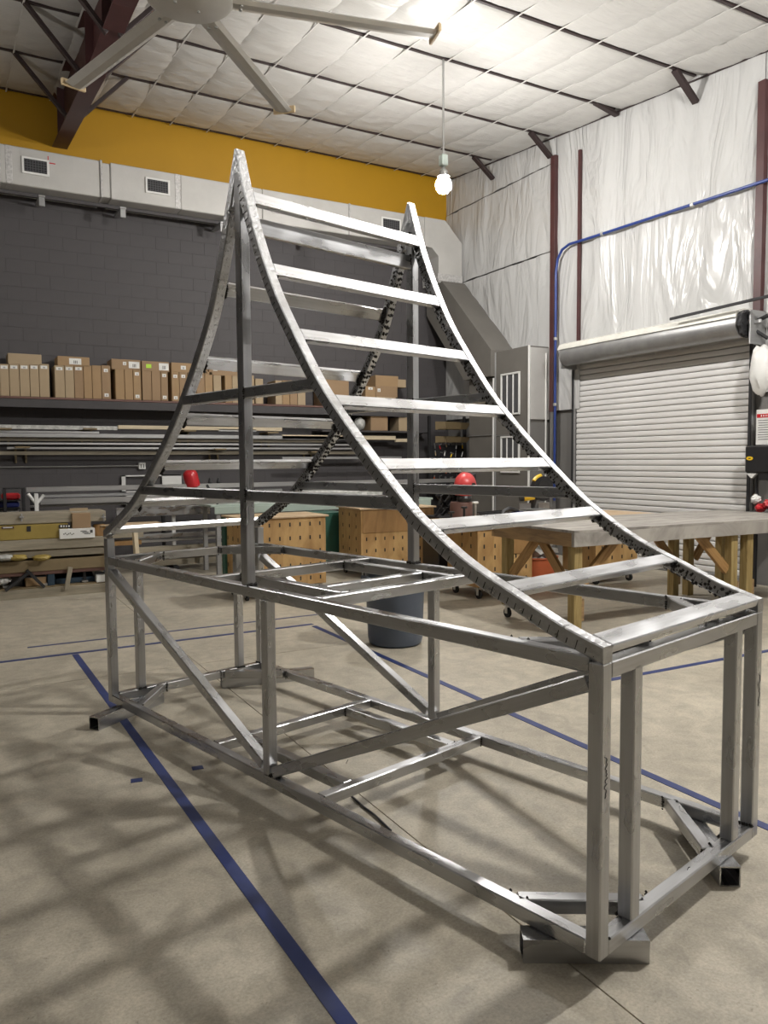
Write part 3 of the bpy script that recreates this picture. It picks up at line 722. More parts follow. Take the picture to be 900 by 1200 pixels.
# ------------------------------------------------------------------ wall shelf with cartons
YS = 10.85
sh = thing('wall_shelf', 'long dark steel shelf on the grey back wall carrying cardboard cartons', 'shelf', (0, YS, 2.53))
obj('board', MB().cbox((1.3, .22, -.01), (9.0, .46, .03), .003), 'brown_steel', sh)
obj('front_beam', MB().cbox((1.3, .0, -.09), (9.0, .03, .12), .003), 'mortar', sh)
for x in (-1.5, .2, 1.9, 3.6, 5.3): obj('shelf_bracket', MB().prism([(.44, -.03), (.02, -.03), (.02, -.06), (.44, -.14)], 0, x - .015, x + .015), 'mortar', sh)
ords = ['leftmost', 'second', 'third', 'fourth', 'fifth', 'sixth', 'seventh', 'eighth', 'ninth', 'tenth', 'eleventh', 'twelfth']
def carton(x0, x1, y0, y1, Y, depth, mat, label, group, marks=(), z0=None):
    a_, b_ = at(x0, y1, 1, Y), at(x1, y0, 1, Y); a_.x = at(x0, 450, 1, Y).x; b_.x = at(x1, 450, 1, Y).x
    zl = a_.z if z0 is None else z0
    w_ = b_.x - a_.x - .006; hgt = b_.z - zl
    t = thing('carton', label, 'box', (a_.x + w_ / 2 + .003, Y, zl), 0, group)
    obj('box_body', MB().cbox((0, depth / 2, hgt / 2), (w_, depth, hgt), .006), mat, t)
    obj('lid_seam', MB().box((0, depth / 2, hgt + .0006), (.003 if w_ < .2 else .05, depth - .02, .0012)), 'card3', t)
    for (u, v, mw_, mh_, mt_) in marks:
        q = obj('sticker', MB().box((u * w_ / 2, -.0012, v * hgt), (mw_, .002, mh_)), mt_, t)
        if mt_ == 'sticker':
            for i in range(3): obj('print', MB().box((u * w_ / 2 - mw_ * .1 + i * mw_ * .12, -.0026, v * hgt - mh_ * .1), (mw_ * .06, .001, mh_ * .5)), 'print', q)
    return zl + hgt
G = 'cartons on the back wall shelf'
ZS = 2.537
def row(xe, yt, yb, mats, nm, tags=(), lowtags=()):
    for i in range(len(xe) - 1):
        mk_ = []
        if i in tags: mk_.append((0, .90, .09, .045, 'sticker'))
        if i in lowtags: mk_.append((0, .12, .06, .05, 'sticker')); mk_.append((0, .85, .06, .05, 'sticker'))
        carton(xe[i], xe[i + 1], yt, yb, YS + .02, .40, mats[i % len(mats)], 'upright narrow carton, %s in the %s' % (ords[i], nm), G, mk_, z0=ZS)
row([-12, 0, 11, 23, 35, 46, 58.3], 426.8, 463, ['card2'], 'block nearest the left edge', (0, 1, 2, 3, 4, 5))
row([64, 76, 87, 98, 108, 119, 130], 428.5, 465, ['card2', 'card2', 'card', 'card3', 'card3', 'card'], 'second block from the left', (0, 1, 2), (5,))
row([135, 146, 156, 165.5], 433, 467, ['card3'], 'third block from the left', (), (2,))
row([166.5, 177.6, 188.3, 197], 435, 468, ['card'], 'fourth block, under the lime sticker', (), (2,))
row([201, 210, 220, 230, 240, 249.5], 436, 470, ['card3', 'card'], 'fifth block, behind the curved rail', (), (0, 1, 3))
row([250, 259.5], 440, 470.5, ['card2'], 'sixth block, beside a dark gap'); row([263.5, 272, 280, 289, 298], 440, 471, ['card3', 'card2'], 'seventh block, behind the upright')
row([299, 308.5], 444, 473, ['card2'], 'eighth block, standing alone'); row([322.5, 330.7, 339.5, 348.5, 358], 446, 473, ['card2', 'card3', 'card'], 'ninth block, behind the near curved rail', (3,))
def flat(x0, x1, y0, y1, mat, label, marks=(), d=.38, dy=0):
    carton(x0, x1, y0, y1, YS + .02 + dy, d, mat, label, G, marks)
flat(10, 50, 415.8, 426.4, 'card2', 'plain flat carton lying on top of the leftmost block of upright cartons')
flat(68, 106, 419, 428.2, 'card3', 'flat carton with a barcode label lying on the second block of cartons', [(.1, .5, .17, .09, 'sticker')])
flat(131, 165.5, 422.2, 432.6, 'card', 'flat carton with white label on top of the third block', [(.55, .5, .16, .10, 'sticker'), (-.1, .6, .05, .05, 'sticker')])
flat(166.5, 199, 424.5, 434.6, 'card', 'flat carton with lime green sticker and white label on the fourth block', [(-.5, .5, .08, .06, 'green_sticker'), (.6, .5, .15, .11, 'sticker')])
flat(201, 244, 427, 435.8, 'card3', 'flat carton on top of the fifth block of cartons', [(-.35, .5, .08, .06, 'sticker')])
flat(245, 282, 425, 439.5, 'card', 'deep flat carton on the sixth and seventh block of cartons', [(-.6, .45, .07, .06, 'sticker'), (.6, .45, .07, .06, 'sticker')])
row([378, 409], 440, 475.5, ['card'], 'tenth place, the widest one'); row([428, 440], 453, 480, ['card3'], 'eleventh place', (0,))
carton(440, 467, 441, 452.5, YS + .04, .38, 'card3', 'small carton topmost of the stack right of the far curved rail', G)
carton(440, 466, 453, 465, YS + .03, .38, 'card', 'middle carton of the stack right of the far curved rail', G, [(-.7, .6, .06, .06, 'sticker')])
row([441, 464], 465.5, 484, ['card2'], 'stack right of the far rail, at its bottom')
carton(466, 476, 445, 454, YS + .04, .38, 'card2', 'small light carton half hidden behind the far upright', G)
ls = thing('lower_shelf', 'short dark shelf under the right half of the long carton shelf', 'shelf', (4.9, YS, 2.10))
obj('board', MB().cbox((.35, .22, 0), (2.3, .44, .03), .003), 'mortar', ls)
for x in (-.6, 1.3): obj('shelf_bracket', MB().prism([(.44, -.015), (.02, -.015), (.44, -.22)], 0, x - .012, x + .012), 'mortar', ls)
G2 = 'cartons on the lower wall shelf'
carton(434, 454, 484, 489.5, YS + .03, .36, 'card3', 'flat brown carton lying on another one on the lower shelf', G2)
carton(434, 454.5, 490, 500, YS + .03, .36, 'card', 'flat brown carton on the lower shelf, under a second flat carton', G2, z0=2.117)
carton(467, 477, 489, 500, YS + .03, .36, 'card2', 'small tan carton on the lower shelf beside the far upright', G2, z0=2.117)
def blob(name, c, r, mat, seed, parent=None, amp=.25, sub=3):
    bm = bmesh.new(); bmesh.ops.create_icosphere(bm, subdivisions=sub, radius=1)
    for v in bm.verts:
        k = 1 + amp * noise.noise(v.co * 2.2 + Vector((seed, 0, 0))) + amp * .5 * noise.noise(v.co * 6 + Vector((0, seed, 0)))
        v.co = Vector((v.co.x * r[0] * k, v.co.y * r[1] * k, v.co.z * r[2] * k))
    mb = MB().add([v.co + Vector(c) for v in bm.verts], [tuple(q.index for q in f_.verts) for f_ in bm.faces]); bm.free()
    return obj(name, mb, mat, parent, smooth=True)
q = at(424, 500, 1, YS + .05)
tag(blob('plastic_bag', (q.x, q.y + .1, 2.24), (.11, .10, .125), 'plastic_wrap', 3), 'crumpled bundle of clear plastic film on the lower wall shelf', 'plastic')

# ------------------------------------------------------------------ long stock on wall arms
YK = 10.95
def stock(x0, y0, x1, y1, hpx, mat, label, cat='bar', Y=YK, ext=0, group='long stock on the wall arms', w_=.05, name='stock_bar'):
    a_, b_ = at(x0, y0, 1, Y), at(x1, y1, 1, Y); b_.z = a_.z if abs(b_.z - a_.z) < .12 else b_.z
    hh = abs(at(x0, y0, 1, Y).z - at(x0, y0 + hpx, 1, Y).z)
    d = (b_ - a_)
    return tag(bar(name, a_ - Vector((ext, 0, 0)), b_, w_, hh, mat, ch=.004), label, cat, group)
stock(-10, 500, 137, 500, 5, 'plastic_wrap', 'stock bar wrapped in shiny film on the top wall arms at the left', w_=.08)
stock(138, 500.5, 330, 502, 4.5, 'stock_wood', 'cream wooden strip on the top wall arms, right of the film-wrapped bar')
stock(330, 512, 463, 514, 5, 'stock_wood', 'cream wooden strip on the wall arms behind the near curved rail')
stock(463, 516, 480, 516, 4, 'stock_wood', 'short cream board end beside the far upright')
stock(-10, 505.5, 116, 506, 2.4, 'steel_bar', 'bright thin steel bar just under the film-wrapped bar')
stock(-10, 509.5, 420, 512, 5, 'galv', 'long dull grey channel on the upper wall arms')
stock(256, 504, 300, 504.5, 3, 'steel_bar', 'short bright bar end behind the near upright')
stock(-10, 514.5, 380, 516, 4, 'old_wood', 'long brownish timber strip between the two wall arm levels', Y=YK + .1)
stock(-10, 519.5, 420, 521.5, 2.6, 'steel_bar', 'upper of two bright steel tubes on the lower wall arms')
stock(8, 525, 420, 527, 2.6, 'steel_bar', 'lower of two bright steel tubes on the lower wall arms')
stock(-10, 531, 430, 533, 4.5, 'old_wood', 'dull timber strip below the two bright steel tubes', Y=YK + .1)
stock(330, 537, 470, 538, 3, 'galv', 'dull grey bar low on the wall arms right of the near upright')
def arm(px, py, k):
    a_ = at(px, py, 1, YB - .02)
    t = thing('cantilever_holder', 'beige steel wall arm holding long stock, %s' % k, 'bracket', (a_.x, YB - .01, a_.z), group='wall arms under the stock')
    for dx in (-.07, .07):
        obj('upright_leg', MB().cbox((dx, -.02, -.08), (.03, .03, .24), .004), 'tray', t)
    obj('arm', MB().cbox((0, -.22, .03), (.20, .42, .025), .004), 'tray', t)
for i, (px, py) in enumerate(((3, 506), (101, 506), (215, 508), (310, 510), (24, 527), (250, 529), (360, 532))):
    arm(px, py, ['upper level at the left edge', 'upper level, second from the left', 'upper level behind the curved rail', 'upper level right of the near upright', 'lower level at the left', 'lower level left of the near upright', 'lower level right of the near upright'][i])
t = thing('wall_conduit', 'thin grey conduit running level across the grey wall to a small box', 'conduit', (0, YB - .03, 0))
a_, b_ = at(-10, 547.5, 1, YB - .03), at(163, 547.7, 1, YB - .03)
obj('tube', MB().tube((a_.x, 0, 1.51), (b_.x, 0, 1.51), .011, 8), 'conduit', t, smooth=True)
c_ = at(166.5, 548, 1, YB - .04); obj('junction_box', MB().cbox((c_.x, 0, 1.51), (.11, .06, .11), .008), 'white_metal', t)
for dx in (-.02, .02): obj('switch_slot', MB().box((c_.x + dx, -.0305, 1.51), (.012, .004, .06)), 'dark', t)
a_ = at(143, 575, 1, YB - .06); b_ = at(213, 556, 1, YB - .06); wv, hv = b_.x - a_.x, b_.z - a_.z
t = thing('sheet_metal_frame', 'pale sheet metal panel with a wide cut-out leaning against the back wall', 'panel', (a_.x, YB - .05, a_.z - .25))
obj('sheet', MB().box((wv / 2, 0, hv + .24), (wv, .02, .02)).box((.03, 0, hv / 2 + .125), (.06, .02, hv + .25)).box((wv * .83, 0, hv / 2 + .125), (wv * .33, .02, hv + .25)).box((wv / 2, 0, .12), (wv, .02, .24)), 'white_metal', t)

# ------------------------------------------------------------------ floor rack of aluminium stock, middle left
YR = 9.7
GR = 'long aluminium stock on the floor rack'
rack = thing('stock_rack', 'low steel floor rack with white Y-shaped uprights carrying long aluminium stock', 'rack', (0, YR, 0))
for px in (43, 203, 207):
    a_ = at(px, 600, 1, YR)
    if px == 207: continue
    u = obj('upright', MB().cbox((a_.x, .0, .58), (.05, .05, 1.16), .005), 'white_metal', rack)
    obj('fork', MB().tube((a_.x, 0, 1.02), (a_.x - .10, 0, 1.16), .022, 8).tube((a_.x, 0, 1.02), (a_.x + .10, 0, 1.14), .022, 8), 'white_metal', u)
for px in (43, 203):
    a_ = at(px, 600, 1, YR)
    for z in [at(150, yp_ + hp_ / 2, 1, yr_).z - .018 for yp_, hp_, yr_ in ((661, 7, YR), (648, 12, YR - .1), (629, 5, YR - .05), (588, 6.5, YR + .12))]: obj('rack_arm', MB().cbox((a_.x, .30, z), (.05, .60, .03), .004), 'dark', rack)
    obj('foot', MB().cbox((a_.x, .3, .04), (.08, .8, .05), .004), 'dark', rack)
obj('rear_post', MB().cbox((at(43, 600, 1, YR).x, .62, .6), (.05, .05, 1.2), .004), 'dark', rack)
obj('rear_post', MB().cbox((at(203, 600, 1, YR).x, .62, .6), (.05, .05, 1.2), .004), 'dark', rack)
def rstock(x0, x1, yp, hpx, Y, mat, label, w_=.07, x1y=None):
    a_ = at(x0, yp, 1, Y); b_ = at(x1, yp, 1, Y); hh = at(x0, yp - hpx / 2, 1, Y).z - at(x0, yp + hpx / 2, 1, Y).z
    tag(bar('aluminium_extrusion', (a_.x, Y, a_.z), (b_.x, Y, a_.z), w_, hh, mat, ch=.005), label, 'extrusion', GR)
rstock(30, 560, 574, 6, YR + .25, 'steel_bar', 'topmost wide pale extrusion on the floor rack')
rstock(47, 330, 581.5, 4, YR + .30, 'galv', 'grey flat bar second from the top of the rack')
rstock(47, 330, 588, 6.5, YR + .12, 'steel_bar', 'big round-edged pale extrusion third from the top of the rack', .10)
rstock(35, 330, 593.6, 2.6, YR + .2, 'galv', 'thin grey bar under the big pale extrusion')
rstock(136, 246, 601, 11, YR - .10, 'alu', 'very bright wide aluminium plate at mid height of the rack', .04)
rstock(160, 262, 629, 5, YR - .05, 'alu', 'bright aluminium flat below the wide plate on the rack', .12)
rstock(160, 262, 634.5, 3, YR - .0, 'steel_bar', 'thin bright bar below the bright flat on the rack', .12)
rstock(158, 300, 648, 12, YR - .1, 'old_wood', 'thick pale beige beam near the bottom of the rack', .14)
rstock(158, 300, 661, 7, YR - .0, 'old_wood', 'lower pale beam closest to the floor on the rack', .14)
# red cylinder on top, two small black clamps
c_ = at(232, 575, 1, YR)
t = thing('red_cylinder', 'glossy red round-topped cylinder standing on the aluminium stock, tilted left', 'cylinder', (c_.x, YR + .25, 1.20))
R_ = Matrix.Rotation(math.radians(-14), 3, 'Y')
obj('shell', MB().lathe([(.06, -.03), (.105, 0), (.11, .05), (.11, .17), (.10, .215), (.075, .245), (.04, .258), (.01, .262)], n=24, R=R_), 'red', t, smooth=True)
for px, k in ((252, 'left'), (262, 'right')):
    c_ = at(px, 572, 1, YR); tag(obj('spring_clamp', MB().lathe([(.03, 0), (.035, .03), (.02, .06), (.015, .09)], (c_.x, YR + .25, 1.232), 12), 'black'), 'small black knob on the rack right of the red cylinder, %s of the pair' % k, 'knob', 'small black knobs')

# ------------------------------------------------------------------ timber cart at the far left
cy0 = 8.15
cart = thing('timber_cart', 'long low rolling cart stacked with weathered timber beams at the left edge', 'cart', (-1.2, cy0, 0))
def rel(px, py, dy=0): q = at(px, py, 1, cy0 + dy); return q.x + 1.2, q.z
def cb(name, x0, x1, y0, y1, mat, dy=0, dep=.12, parent=None, ch=.005):
    a_, z1 = rel(x0, y0, dy); b_, z0 = rel(x1, y1, dy)
    a2, z1b = rel(x1, y0, dy); z1 = (z1 + z1b) / 2
    return obj(name, MB().cbox(((a_ + b_) / 2, dy + dep / 2, (z0 + z1) / 2), (b_ - a_, dep, z1 - z0), ch), mat, parent or cart)
cb('deck_frame', -60, 130, 690, 697, 'old_wood', 0, .06); cb('deck', -60, 130, 688, 690, 'tray', .02, .75)
cb('shelf_board', -60, 128, 657, 664, 'tray', 0, .7); cb('shade_board', -60, 128, 664, 689, 'dark', .6, .05); cb('shelf_edge', -60, 128, 664, 668, 'brown_steel', .02, .6)  # rear board is a dark sheet standing in for shade under the shelf
for px in (30, 97): cb('post', px, px + 4.5, 664, 690, 'dark', .1, .06)
cb('lower_panel', 65, 132, 676, 688, 'navy', .12, .5)
cb('brown_panel', 30, 64, 664, 687, 'ply_dark', .25, .3)
for (x0, y0, x1, y1) in ((6, 692, 32, 672), (31, 668, 52, 688)):
    a_, b_ = rel(x0, y0), rel(x1, y1); bar('cross_brace', (a_[0], -.02, a_[1]), (b_[0], -.02, b_[1]), .03, .035, 'dark', cart)
a_, b_ = rel(82, 664), rel(77, 690); bar('loose_slat', (a_[0], -.05, a_[1]), (b_[0], -.05, b_[1]), .03, .05, 'old_wood', cart)
wh = MB().tube((0, -.02, 0), (0, .02, 0), .062, 20)
for px in (8, 55, 101):
    a_ = rel(px, 694)[0]
    w_ = obj('caster', MB().cbox((a_, .10, .145), (.07, .09, .02), .004).cbox((a_, .065, .10), (.03, .008, .10), .002), 'chrome', cart)
    obj('wheel', MB().tube((a_, .07, .062), (a_, .11, .062), .062, 20), 'rubber', w_, smooth=True)
    obj('wheel_hub', MB().tube((a_, .062, .062), (a_, .118, .062), .03, 14), 'chrome', w_, smooth=True)
GT = 'timber beams on the rolling cart'
def beam(name, x0, x1, y0, y1, mat, label, dy=0, dep=.14, cat='beam', grp=GT):
    p_, q_ = at(x0, (y0 + y1) / 2, 1, cy0 + dy), at(x1, (y0 + y1) / 2, 1, cy0 + dy); hh = at(60, y0, 1, cy0 + dy).z - at(60, y1, 1, cy0 + dy).z
    z = at(60, (y0 + y1) / 2, 1, cy0 + dy).z
    o = bar(name, (p_.x, cy0 + dy + dep / 2, z), (q_.x, cy0 + dy + dep / 2, z), dep, hh, mat, ch=.006)
    return tag(o, label, cat, grp)
beam('timber_beam', -50, 124, 600.5, 613, 'old_wood', 'cream timber beam topmost on the cart, small clamps on its face', .02, .4)
beam('timber_beam', -50, 126, 631.5, 643.5, 'old_wood', 'pale scuffed timber beam below the yellow channel', -.02, .42)
beam('timber_beam', -50, 126, 644, 652.5, 'old_wood', 'lower brownish timber beam resting above the yellow shelf board', .02, .4)
yb = beam('yellow_channel', -50, 80, 614, 631, 'dirty_yellow', 'dirty yellow metal channel with a small dark label on the cart', .0, .38, 'channel', None)
def onY(px0, px1, py0, py1, mat, par, name, Y=cy0 - .004, d=.006):
    a_, b_ = at(px0, py1, 1, Y), at(px1, py0, 1, Y)
    o = obj(name, MB().box(((a_.x + b_.x) / 2, Y, (a_.z + b_.z) / 2), (b_.x - a_.x, d, b_.z - a_.z)), mat)
    o.parent = par; o.matrix_parent_inverse = par.matrix_world.inverted(); return o
bpy.context.view_layer.update()
onY(2, 16, 616.5, 620, 'maroon', yb, 'name_plate'); onY(3.5, 14.5, 617.4, 619, 'sticker', yb, 'plate_lettering', cy0 - .008, .004)
onY(31.5, 36, 616.5, 623, 'dark', yb, 'latch'); onY(69, 82, 614.5, 619, 'dark', yb, 'dark_label')
for k in range(4): onY(71 + k * 3, 72.6 + k * 3, 615.6, 617.6, 'sticker', yb, 'label_mark', cy0 - .008, .004)
for px in (25, 121):
    a_ = at(px, 606, 1, cy0)
    tag(obj('small_clamp', MB().cbox((a_.x, cy0 - .01, a_.z), (.05, .05, .02), .004).tube((a_.x, cy0 - .02, a_.z - .05), (a_.x, cy0 - .02, a_.z + .04), .009, 8), 'galv'), 'small steel clamp on the cream top beam, %s one' % ('left' if px < 50 else 'right'), 'clamp', 'clamps on the top beam')
# boxes and clutter on the cart
a_, b_ = at(70, 632, 1, cy0 - .06), at(111, 618.5, 1, cy0 - .06)
t = thing('white_box', 'long white printed cardboard box on the timber cart under a small brown box', 'box', ((a_.x + b_.x) / 2, cy0 - .06, a_.z))
wq, hq = b_.x - a_.x, b_.z - a_.z
obj('box_body', MB().cbox((0, .11, hq / 2), (wq, .22, hq), .004), 'white_metal', t)
for i in range(7): obj('print', MB().box((-wq * .38 + i * wq * .045, -.0015, hq * (.5 + .08 * math.sin(i * 2.1))), (wq * .03, .002, .012)), 'print', t)
for i in range(3): obj('print', MB().box((wq * .18 + i * .02, -.0015, hq * (.72 - .14 * i)), (wq * .18, .002, .008)), 'print', t)
obj('print', MB().cbox((wq * .40, -.0015, hq * .66), (.03, .002, .035), .001), 'print', t)
a2_, b2_ = at(85, 618.5, 1, cy0 - .04), at(106, 600, 1, cy0 - .04)
t = thing('carton', 'small open brown carton on top of the long white box on the cart', 'box', ((a2_.x + b2_.x) / 2, cy0 - .04, a_.z + hq + .002))
wq, hq2 = b2_.x - a2_.x, b2_.z - a2_.z
obj('box_body', MB().cbox((0, .10, hq2 / 2), (wq, .2, hq2), .004), 'card', t)
obj('flap', MB().box((0, .20, hq2 + .02), (wq, .006, .06)), 'card2', t)
c_ = at(118, 628, 1, cy0 + .02)
t = thing('paper_roll', 'brown paper-wrapped roll standing on the cart beside the white box', 'roll', (c_.x, cy0 + .1, at(118, 631.5, 1, cy0).z))
obj('roll_body', MB().lathe([(.07, 0), (.075, .02), (.075, .15), (.06, .17), (.03, .172)], n=18), 'ply_dark', t, smooth=True)
obj('paper_flap', MB().cbox((.10, -.02, .155), (.20, .16, .012), .004), 'card2', t)
t = thing('white_bucket', 'small white bucket on the lower deck of the cart near the dark crate', 'bucket', (at(118, 676, 1, cy0).x, cy0 + .2, at(118, 677, 1, cy0).z + .0))
obj('pail', MB().lathe([(.06, 0), (.075, .13), (.08, .13), (.08, .14), (.055, .14)], n=18), 'white_metal', t, smooth=True)
t = tag(blob('white_sack', (at(4, 680, 1, cy0).x, cy0 + .15, at(4, 682, 1, cy0).z), (.08, .10, .055), 'white_metal', 8), 'crumpled white sack on the lower deck at the left edge', 'sack')
for i, (px, k) in enumerate(((6, 'left'), (20, 'middle'), (48, 'right'))):
    tag(blob('rag_pile', (at(px, 652, 1, cy0).x, cy0 + .02 - .10, at(px, 652.5, 1, cy0).z), (.10, .08, .035), 'dirty_yellow' if i else 'plastic_wrap', 20 + i), 'crumpled yellowish rag on the yellow shelf board, %s of three' % k, 'rag', 'rags on the shelf board')
# black stand with coloured cases behind
t = thing('tool_stand', 'black metal stand holding red and blue cases behind the left timber cart', 'stand', (at(16, 600, 1, 9.0).x, 9.0, 0))
ox = at(16, 600, 1, 9.0).x
def ts(name, x0, x1, y0, y1, mat, dy, dep, par=t):
    a_, b_ = at(x0, y1, 1, 9.0), at(x1, y0, 1, 9.0)
    return obj(name, MB().cbox(((a_.x + b_.x) / 2 - ox, dy + dep / 2, (a_.z + b_.z) / 2), (b_.x - a_.x, dep, b_.z - a_.z), .01), mat, par)
for x0 in (3, 25):
    a_, b_ = at(x0, 572, 1, 9.0), at(x0 + 4, 572, 1, 9.0); obj('post', MB().cbox(((a_.x + b_.x) / 2 - ox, .0, a_.z / 2), (b_.x - a_.x, .04, a_.z), .004), 'black', t)
ts('top_bar', 3, 29, 571.5, 573.5, 'black', -.02, .04)
for y_ in (602, 596, 586): ts('tray', -8, 25, y_, y_ + 2, 'black', 0.02, .35)
GS = 'cases on the black stand'
def case(x0, x1, y0, y1, mat, label, r=.02):
    a_, b_ = at(x0, y1, 1, 9.03), at(x1, y0, 1, 9.03)
    tag(obj('tool_case', MB().cbox(((a_.x + b_.x) / 2, 9.18, (a_.z + b_.z) / 2), (b_.x - a_.x, .22, b_.z - a_.z), r), mat), label, 'case', GS)
case(2, 24, 578, 585.8, 'red', 'red rounded tool case topmost on the black stand', .035)
case(-8, 23, 588, 595.6, 'blue', 'dark blue tool case below the red one on the black stand')
case(-8, 22, 597.6, 602, 'plastic_wrap', 'translucent grey plastic case at the bottom of the black stand')
# wooden prop leaning behind the frame and plywood offcuts
pr0 = at(164, 700, 2, 0)
tag(bar('wooden_post', (pr0.x, pr0.y, 0), (pr0.x - .02, pr0.y + .1, .80), .05, .06, 'stock_wood'), 'pale upright timber post standing right of the cart end', 'post')
for i, (x0, x1, y0, y1, m_, lb) in enumerate(((132, 168, 617, 631, 'old_wood', 'pale board end leaning behind the left frame corner, upper one'), (132, 166, 633, 640, 'ply_dark', 'brown board end behind the left frame corner, lower one'), (140, 190, 612.5, 616.5, 'ply_pale', 'thin curved plywood offcut lying right of the cart'))):
    a_, b_ = at(x0, y1, 1, 8.3), at(x1, y0, 1, 8.3)
    tag(obj('board_offcut', MB().cbox(((a_.x + b_.x) / 2, 8.45, (a_.z + b_.z) / 2), (b_.x - a_.x, .3, b_.z - a_.z), .004), m_), lb, 'board', 'offcuts by the cart')

# ------------------------------------------------------------------ plywood peg-hole carts and long pale green bench behind them
def pegcart(name_label, x, y, w_, d_, h_, rz=0, z0=.13, left_strip=None, cols=8, rows=5, top='ply_pale', skip=()):
    t = thing('plywood_cabinet', name_label, 'cabinet', (x, y, 0), rz, 'rolling plywood cabinets')
    obj('carcass', MB().cbox((w_ / 2, d_ / 2, (z0 + h_) / 2), (w_, d_, h_ - z0 - .02), .004), 'ply', t)
    tp = obj('top_board', MB().cbox((w_ / 2, d_ / 2, h_), (w_ + .06, d_ + .06, .022), .004), top, t)
    hm = MB()
    for i in range(cols):
        for k in range(rows):
            hm.box((w_ * (i + .6) / (cols + .2), -.001, z0 + (h_ - z0) * (k + .55) / (rows + .1)), (.016, .006, .045))
    for i in range(3):
        for k in range(rows): hm.box((-.001, d_ * (i + .7) / 3.4, z0 + (h_ - z0) * (k + .55) / (rows + .1)), (.006, .016, .045))
    obj('peg_slots', hm, 'kerf', t, kind='stuff')
    if left_strip: obj('corner_strip', MB().cbox((-.012, d_ - .03, (z0 + h_) / 2), (.03, .12, h_ - z0), .004), left_strip, t)
    for cx_ in (.07, w_ - .07):
        for cy_ in (.07, d_ - .07):
            c_ = obj('caster', MB().cbox((cx_, cy_, z0 - .008), (.08, .08, .016), .003).cbox((cx_ - .022, cy_, z0 - .05), (.006, .04, .08), .002).cbox((cx_ + .022, cy_, z0 - .05), (.006, .04, .08), .002), 'chrome', t)
            obj('wheel', MB().tube((cx_ - .014, cy_, .05), (cx_ + .014, cy_, .05), .05, 18), 'rubber', c_, smooth=True)
    return t
pegcart('peg-slotted plywood rolling cabinet behind the near upright with a dark green back edge', 1.16, 6.60, 1.02, .62, .93, 0, left_strip='green')
pegcart('peg-slotted plywood rolling cabinet in the middle with a stained upper band', 3.06, 7.40, 1.10, .75, .93, -.05)
t = obj('upper_band', MB().cbox((.56, -.006, .76), (1.08, .008, .30), .002), 'ply_dark'); t.parent = bpy.data.objects['plywood_cabinet.001']
c3 = pegcart('plywood rolling cabinet under the left end of the tool bench', 3.46, 5.36, .78, .60, .80, 0, cols=5)
obj('drawer_front', MB().cbox((.58, -.008, .62), (.30, .014, .26), .004), 'ply_dark', c3)
pegcart('plywood rolling cabinet under the right end of the tool bench, behind the timber table', 5.3, 5.42, .72, .6, .80, 0, cols=4)
tb_ = thing('tool_bench', 'long pale plywood workbench top behind the timber table carrying a saw and tools', 'bench', (3.45, 5.35, .83))
obj('bench_top', MB().cbox((1.24, .42, .015), (3.28, .90, .035), .004), 'ply_pale', tb_)
obj('rear_apron', MB().cbox((1.42, .86, -.1), (2.9, .03, .2), .004), 'ply_dark', tb_)
gb = thing('assembly_bench', 'long bench with a pale green top behind the plywood cabinets', 'bench', (1.5, 8.78, 0))
obj('bench_top', MB().cbox((1.75, .33, .96), (3.6, .74, .03), .005), 'pale_green', gb)
obj('front_apron', MB().cbox((1.75, -.05, .90), (3.5, .02, .10), .004), 'pale_green', gb)
for x in (.06, 1.7, 3.4):
    for y in (0, .62): obj('leg', MB().cbox((x, y, .47), (.06, .06, .95), .004), 'galv', gb)
gc = thing('green_cabinet', 'dark green cabinet standing between the first and second plywood cabinets', 'cabinet', (2.70, 8.22, 0))
obj('carcass', MB().cbox((.2, .2, .50), (.62, .4, .70), .008), 'green', gc)
obj('plinth', MB().cbox((.2, .2, .10), (.64, .42, .12), .006), 'white_metal', gc)
a_ = at(385, 578, 1, 9.0)
t = thing('wrapped_sheets', 'low stack of sheets wrapped in clear plastic lying on the pale green bench', 'sheets', (at(350, 570, 1, 9.0).x, 8.85, .977))
wl = at(435, 570, 1, 9.0).x - at(340, 570, 1, 9.0).x
obj('bundle', MB().cbox((wl / 2, .25, .075), (wl, .5, .15), .03), 'plastic_wrap', t)
for k in (.28, .75): obj('sticker', MB().box((wl * k, -.003, .075), (.09, .004, .055)), 'sticker', t)
bar('crossbar_stand', (1.60, 8.9, .98), (1.45, 8.9, 1.25), .03, .03, 'dark'); o = bpy.data.objects['crossbar_stand']
tag(o, 'dark slanting bracket arm on the left end of the pale green bench', 'bracket')

# ------------------------------------------------------------------ bin, bucket
t = thing('trash_bin', 'large round dark blue-grey plastic bin standing behind the aluminium frame', 'bin', (1.66, 4.08, 0))
prof = [(.20, 0), (.225, .015), (.235, .06), (.255, .60), (.262, .62), (.275, .625), (.275, .655), (.262, .66), (.248, .655), (.235, .55), (.20, .03)]
obj('bin_body', MB().lathe(prof, n=40), 'bin', t, smooth=True)
for sgn in (-1, 1): obj('grip', MB().cbox((sgn * .285, 0, .58), (.03, .12, .04), .008), 'bin', t)
c_ = at(640, 672, 2, .14)
t = thing('orange_bucket', 'faded orange bucket filled with dark scrap under the timber table', 'bucket', (4.62, 5.75, 0))
obj('pail', MB().lathe([(.20, 0), (.215, .01), (.26, .36), (.275, .365), (.275, .385), (.24, .38), (.23, .30)], n=28), 'orange', t, smooth=True)
blob('scrap_pile', (0, 0, .46), (.24, .24, .12), 'plastic_wrap', 31, t, .5)
blob('scrap_pile', (.03, .02, .58), (.15, .15, .10), 'dark', 32, t, .5)

